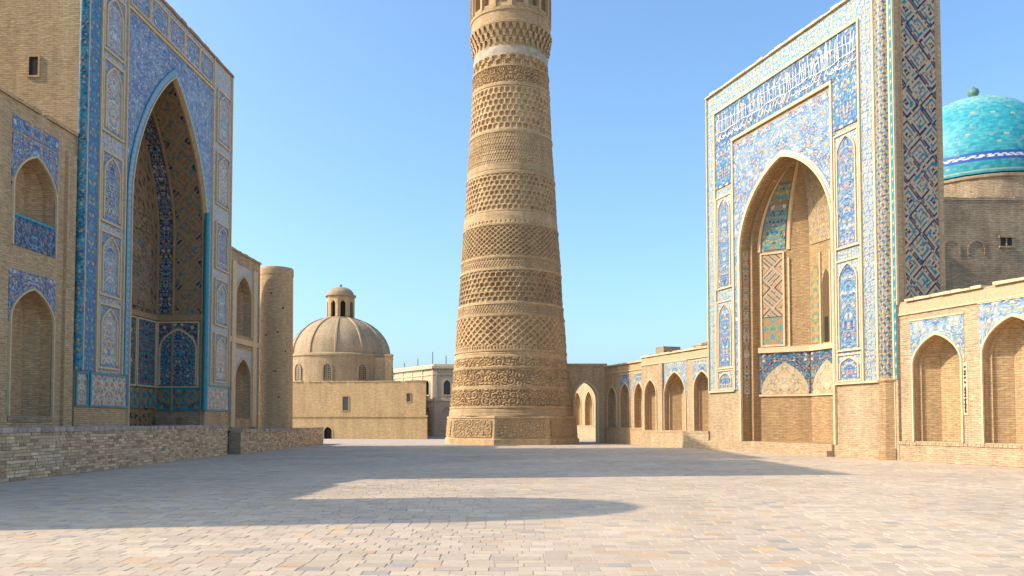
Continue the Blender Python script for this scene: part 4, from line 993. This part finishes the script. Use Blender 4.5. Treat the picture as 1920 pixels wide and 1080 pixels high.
mb = MB(); mb.box(RF, -6.45, -6.05, -.15, .03, 1.15, 5.9); mb.build("pilaster", 'brick_pale', rf_)
for a, b, h in ((-8.9, -7.6, .75), (-6.5, -4.6, .3), (-4.0, -1.6, .45), (-2.6, -.6, .55)):
    mb = MB(); mb.box(RF, a, b, -2.4, -1.0, 6.5, 6.5 + h, taper=.1); mb.build("roof_parapet_stub", 'brick_brown', rf_)
rg = Thing("arcade_wing", tuple(RF(-13, 0, 0)), "low arcade in the minaret's shadow, with plain narrow niches", "building")
arcade(rg, RF, -16.6, -9.46, 6.3, [(-10.55, .72, 1.3, 3.6, 4.7), (-12.9, .84, 1.3, 3.6, 4.75), (-15.3, .84, 1.3, 3.5, 4.6)], 'brick', plinth=1.3, w=-.5, tile=True, tsel=(0, 1), cornice=False)

# gateway joining the minaret and the arcade
gp = RF(-16.6, -.5, 0)
gw = Thing("gateway", (5.9, gp[1], 0), "brick gateway with one open pointed arch between minaret and low arcade", "gateway")
GF = Fr((3.2, gp[1] + .1), (1, 0), (0, -1)); g1 = gp[0] - 3.2 + .05
mb = MB(); oc_ = 6.15 - 3.2; op = [(oc_, .93, 0, 3.6, 5.05, .25)]
wall_front(mb, GF, 0, g1, 0, 6.45, 0, op); wall_front(mb, GF, 0, g1, 0, 6.45, -1.2, op)
pth = arch_path(oc_, .93, 0, 3.6, 5.05, .25); mb.grid(np.stack([GF(pth[:, 0], 0, pth[:, 1]), GF(pth[:, 0], -1.2, pth[:, 1])]))
mb.quad(GF(0, 0, 6.45), GF(g1, 0, 6.45), GF(g1, -1.2, 6.45), GF(0, -1.2, 6.45)); mb.quad(GF(g1, 0, 0), GF(g1, -1.2, 0), GF(g1, -1.2, 6.45), GF(g1, 0, 6.45)); mb.build("brick_wall", 'brick', gw)
arch_frame("arch_moulding", gw, GF, oc_, .93, 0, 3.6, 5.05, 0, .16, .06, 'mould', k=.25)
mb = MB(); mb.box(GF, 0, g1 + .1, -1.3, .12, 6.42, 6.6); mb.build("coping", 'brick', gw)
ga = Thing("arcade_wing", (8, 82, 0), "bright sunlit arcade seen through the gateway arch", "building")
AF = Fr((5.2, 88), (.42, -1), (-1, -.42))
arcade(ga, AF, 0, 14, 6.6, [(1.6 + 2.5 * i, .85, 1.4, 3.4, 4.9) for i in range(5)], 'brick_pale', tile=False, cornice=False, plinth=1.4)

# ------------------------------------------------------------------ turquoise dome behind the right arcade
dh = Thing("domed_hall", (36.2, 62, 0), "turquoise ribbed-brick dome with finial over a shaded old brown brick wall", "building")
HF = Fr((24, 51.5), (1, .04), (0, -1))
mb = MB(); shell(mb, HF, 0, 32, -22, 0, 0, 16.3); mb.build("brick_wall", 'brick_brown', dh)
rs = np.random.RandomState(3); s = 0.
mb = MB()
while s < 31.5:
    l = rs.uniform(.5, 1.6); mb.box(HF, s, s + l, -.8, .03, 16.2, 16.3 + rs.uniform(0, .22)); s += l
mb.build("crumbled_parapet", 'brick_brown', dh)
for s, z in ((7.9, 13.2), (12.9, 12.6), (17, 13)):
    mb = MB(); mb.box(HF, s, s + .75, -.02, .02, z, z + .55); wo = mb.build("window", 'dark', dh)
    mb = MB(); mb.box(HF, s - .12, s + .87, 0, .10, z + .55, z + .68); mb.box(HF, s - .12, s + .87, 0, .12, z - .12, z); mb.box(HF, s + .34, s + .41, .02, .06, z, z + .55); mb.build("window_frame", 'brick_brown', dh, wo)
for s in (4.6, 6.3):
    arch_frame("blind_arch", dh, HF, s, .5, 12.6, 13.0, 13.5, 0, .12, .04, 'brick_brown')
DX, DY, DR = 36.3, 62, 5.55
mb = MB(); lathe(mb, DX, DY, [(5.3, 15.5), (5.3, 19.3), (5.45, 19.4), (5.45, 19.6)], 64); mb.build("drum", 'brick_brown', dh, smooth=False)
nz_ = 150; aa = np.linspace(-.22, pi / 2 * .995, nz_); prof = np.stack([DR * np.cos(aa) ** .92 * 1.0, 21.0 + 5.95 * np.sin(aa)], 1)
def dome_pat(u, v):
    hrel = v - 19.6; row = np.floor(v / .2)
    j = hsh(np.floor(u / .34 + .5 * (row % 2)), row, 4)
    c = np.zeros(u.shape + (3,)) + np.array((.03, .29, .34)); c = lay(c, (.06, .36, .39), (j > .6) * .8); c = lay(c, (.02, .22, .29), (j < .2) * .8); c = lay(c, (.34, .40, .28), (j > .98) * .9); c = lay(c, (.015, .22, .28), ((fr_(v / .2) < .2)) * .45)
    c = lay(c, (.30, .48, .40), sst(5.2, 7.6, hrel) * .75 * (.5 + .5 * (j > .35)))
    b = (hrel > 1.0) & (hrel < 1.6); c = np.where(b[..., None], np.array((.03, .09, .34)), c)
    k = np.abs(np.sin(u * 5.3 + 1.4 * np.sin(v * 12 + u))); c = np.where((b & (hrel > 1.18) & (hrel < 1.42) & (k > .55))[..., None], np.array((.70, .70, .66)), c)
    c = np.where(((hrel < .5) & (fr_(hrel / .25) < .4))[..., None], np.array((.48, .46, .30)), c)
    return c
mb = MB(); lathe(mb, DX, DY, prof, 360, dome_pat); mb.build("dome", 'dome_tile', dh, smooth=True)
mb = MB(); lathe(mb, DX, DY, [(.25, 26.8), (.16, 27.05), (.12, 27.2), (.34, 27.38), (.42, 27.6), (.34, 27.85), (.12, 28.0), (.02, 28.15)], 20); mb.build("finial", 'verdigris', dh, smooth=True)

# ------------------------------------------------------------------ domed bath house at the back left
bh = Thing("domed_building", (-17, 88, 0), "low plastered building with ribbed earth dome and small lantern", "building")
BF = Fr((-27, 85.0), (1, -.16), (0, -1))
mb = MB(); wall_front(mb, BF, 0, 18.4, 0, 5.95, 0, [])
for (a, wa), (c, wc) in (((18.4, 0), (11.5, -20)), ((11.5, -20), (0, -20)), ((0, -20), (0, 0))): mb.quad(BF(a, wa, 0), BF(c, wc, 0), BF(c, wc, 5.95), BF(a, wa, 5.95))
mb.build("upper_wall", 'plaster', bh)
mb = MB(); mb.quad(BF(0, 0, 5.95), BF(18.4, 0, 5.95), BF(11.5, -20, 5.95), BF(0, -20, 5.95)); mb.build("flat_roof", 'plaster', bh)
coping_bricks(bh, BF, 0, 18.4, -.4, .07, 5.95, .08, 'plaster', 12, .7)
mb = MB(); wall_front(mb, BF, 0, 18.65, 0, 2.35, .35, [(8.0, .42, 0, .75, 1.22, .15)]); mb.quad(BF(18.65, .35, 0), BF(16.5, -6, 0), BF(16.5, -6, 2.35), BF(18.65, .35, 2.35)); mb.quad(BF(0, .35, 2.35), BF(18.65, .35, 2.35), BF(18.65, 0, 2.42), BF(0, 0, 2.42)); mb.build("lower_wall", 'plaster', bh)
mb = MB(); mb.box(BF, 0, 18.7, .3, .45, 2.28, 2.42); mb.build("ledge", 'plaster', bh)
niche("cellar_door", bh, BF, 8.0, .42, 0, .75, 1.22, .15, .35, [(-1, 0), (-1, .3), (1, .3), (1, 0)], .3, 'dark')
arch_frame("door_surround", bh, BF, 8.0, .42, 0, .75, 1.22, .35, .14, .05, 'plaster', k=.15)
for s, z, a, b in ((9.45, 2.95, .62, 1.45), (16.35, 3.85, .42, .85)):
    mb = MB(); mb.box(BF, s, s + a, -.02, .02, z, z + b); w_ = mb.build("window", 'glass', bh)
    frame("window_frame", bh, BF, s - .07, s + a + .07, z - .07, z + b + .07, -.01, .08, .07, 'mould_dark', w_)
BX, BY = -19.8, 92.
mb = MB(); lathe(mb, BX, BY, [(5.95, 5.0), (5.92, 8.9), (6.05, 9.0), (6.02, 9.2), (5.55, 9.35)], 96); mb.build("drum", 'dome_plaster', bh)
ad = np.linspace(0, pi / 2, 30); dprof = [(5.6 * cos(a) ** .95 + .0, 9.25 + 4.55 * sin(a) ** 1.02) for a in ad if 5.6 * cos(a) ** .95 > 1.5]
mb = MB(); lathe(mb, BX, BY, dprof, 96); dm = mb.build("dome", 'dome_plaster', bh, smooth=True)
for k in range(12):
    a = k / 12 * 2 * pi + .12; dpn = np.array(dprof); w_ = .16
    f2 = lambda off, r, z: np.stack([BX + r * cos(a) - off * sin(a), BY + r * sin(a) + off * cos(a), z], -1)
    r, z = dpn[:, 0], dpn[:, 1]
    m = MB(); m.grid(np.stack([f2(-w_, r - .05, z), f2(-w_ * .6, r + .13, z + .05), f2(w_ * .6, r + .13, z + .05), f2(w_, r - .05, z)])); m.build("rib", 'dome_plaster', bh, dm)
for k in range(10):
    a = -pi / 2 + (k - .02) * radians(36) ; f2 = Fr((BX + 5.94 * cos(a), BY + 5.94 * sin(a)), (-sin(a), cos(a)), (cos(a), sin(a)))
    o1 = arch_panel("lattice_window", bh, f2, 0, .42, 6.35, 7.5, 8.05, .05, lambda u, v: np.where(((fr_(u / .21) < .3) | (fr_(v / .21) < .3))[..., None], np.array((.32, .24, .16)), np.array((.04, .035, .03))), 'tile_matt', res=.06)
    arch_frame("window_surround", bh, f2, 0, .43, 6.3, 7.5, 8.05, -.1, .13, .22, 'dome_plaster', o1)
mb = MB(); lathe(mb, BX, BY, [(2.3, 13.2), (2.2, 13.55), (1.75, 13.65)], 16); mb.build("lantern_base", 'dome_plaster', bh)
for k in range(8):
    a = -pi / 2 + (k + .5) * pi / 4; R8 = 1.62 * cos(pi / 8); f2 = Fr((BX + R8 * cos(a), BY + R8 * sin(a)), (-sin(a), cos(a)), (cos(a), sin(a))); hw = 1.62 * sin(pi / 8)
    mb = MB(); wall_front(mb, f2, -hw, hw, 13.5, 16.2, 0, [(0, .30, 13.75, 15.2, 15.6, .2)]); pth = arch_path(0, .30, 13.75, 15.2, 15.6, .2); mb.grid(np.stack([f2(pth[:, 0], 0, pth[:, 1]), f2(pth[:, 0], -.3, pth[:, 1])])); mb.build("lantern_arch", 'plaster', bh)
mb = MB(); lathe(mb, BX, BY, [(1.15, 13.5), (1.15, 16.2)], 12); mb.build("lantern_core", 'dark', bh)
mb = MB(); lathe(mb, BX, BY, [(1.62, 16.1), (1.78, 16.2), (1.76, 16.35), (1.5, 16.4)] + [(1.5 * cos(a), 16.4 + .95 * sin(a)) for a in np.linspace(.05, pi / 2 * .98, 9)], 32); mb.build("lantern_cap", 'dome_plaster', bh)
mb = MB(); lathe(mb, BX, BY, [(.12, 17.3), (.16, 17.5), (.02, 17.7)], 8); mb.build("finial", 'metal', bh)
mb = MB(); mb.box(Fr((-14.0, 88), (1, 0), (0, -1)), 0, .75, -.8, 0, 5.9, 9.25); mb.box(Fr((-14.0, 88), (1, 0), (0, -1)), -.06, .81, -.86, .06, 9.0, 9.2); mb.build("chimney", 'plaster', bh)
mb = MB(); mb.box(Fr((-15.2, 88.2), (1, 0), (0, -1)), 0, 1.25, -.5, 0, 5.9, 8.9); mb.build("buttress", 'dome_plaster', bh)

# ------------------------------------------------------------------ pale two-storey townhouse farther back
th_ = Thing("townhouse", (-6, 104, 0), "pale two-storey townhouse with arched windows and rooftop aerials behind minaret", "building")
c0 = np.array([-9.6, 98.]); lend = np.array([-16.6, 108.]); fd = c0 - lend; flen = np.hypot(*fd)
SF = Fr(c0, -fd, (-1, -.7)); FF = Fr(c0, (1, 0), (0, -1))
for fr2, ln, xs in ((FF, 14., (1.65, 4.2, 6.8, 9.4)), (SF, flen, (1.5, 4.3, 7.2, 10.1))):
    ops = [];
    for x in xs: ops += [(x, .40, 5.1, 6.3, 6.85, .15), (x, .62, .9, 2.8, 3.5, .12)]
    mb = MB(); wall_front(mb, fr2, 0, ln, 0, 8.5, 0, ops); mb.build("stucco_wall", 'stucco', th_)
    for (x, a, z0, s_, p_, k_) in ops:
        niche("window", th_, fr2, x, a, z0, s_, p_, k_, 0, [(-1, 0), (-1, .22), (1, .22), (1, 0)], .22, 'glass' if a < .5 else 'stucco')
        arch_frame("window_surround", th_, fr2, x, a + .06, z0, s_, p_ + .05, 0, .16, .08, 'stucco', k=k_)
        mb = MB(); mb.box(fr2, x - a - .2, x + a + .2, 0, .14, z0 - .16, z0); mb.build("window_sill", 'stucco', th_)
    mb = MB(); mb.box(fr2, 0, ln, 0, .14, 4.3, 4.55); mb.box(fr2, 0, ln, 0, .10, 7.5, 7.62); mb.box(fr2, -.1, ln, -.2, .30, 8.3, 8.62); mb.box(fr2, 0, ln, -.25, .02, 8.62, 8.85); mb.box(fr2, 0, ln, 0, .12, 0, .6); mb.build("cornice", 'stucco', th_)
    for x in np.arange(.1, ln, 2.65):
        mb = MB(); mb.box(fr2, x, x + .28, 0, .09, .6, 8.3); mb.build("pilaster", 'stucco', th_)
mb = MB(); V = [(*c0, 8.55), (4.4, 98, 8.55), (4.4, 108, 8.55), (*lend, 8.55)]; mb.add(V, [[0, 1, 2, 3]]); mb.build("roof", 'stucco', th_)
for x, y, h in ((-12.1, 102.6, 1.3), (-9.9, 99.6, 1.9), (-8.2, 99.3, 1.4), (-14.2, 105.5, 1.0)):
    mb = MB(); lathe(mb, x, y, [(.06, 8.5), (.05, 8.6 + h)], 6); mb.build("aerial", 'metal', th_)
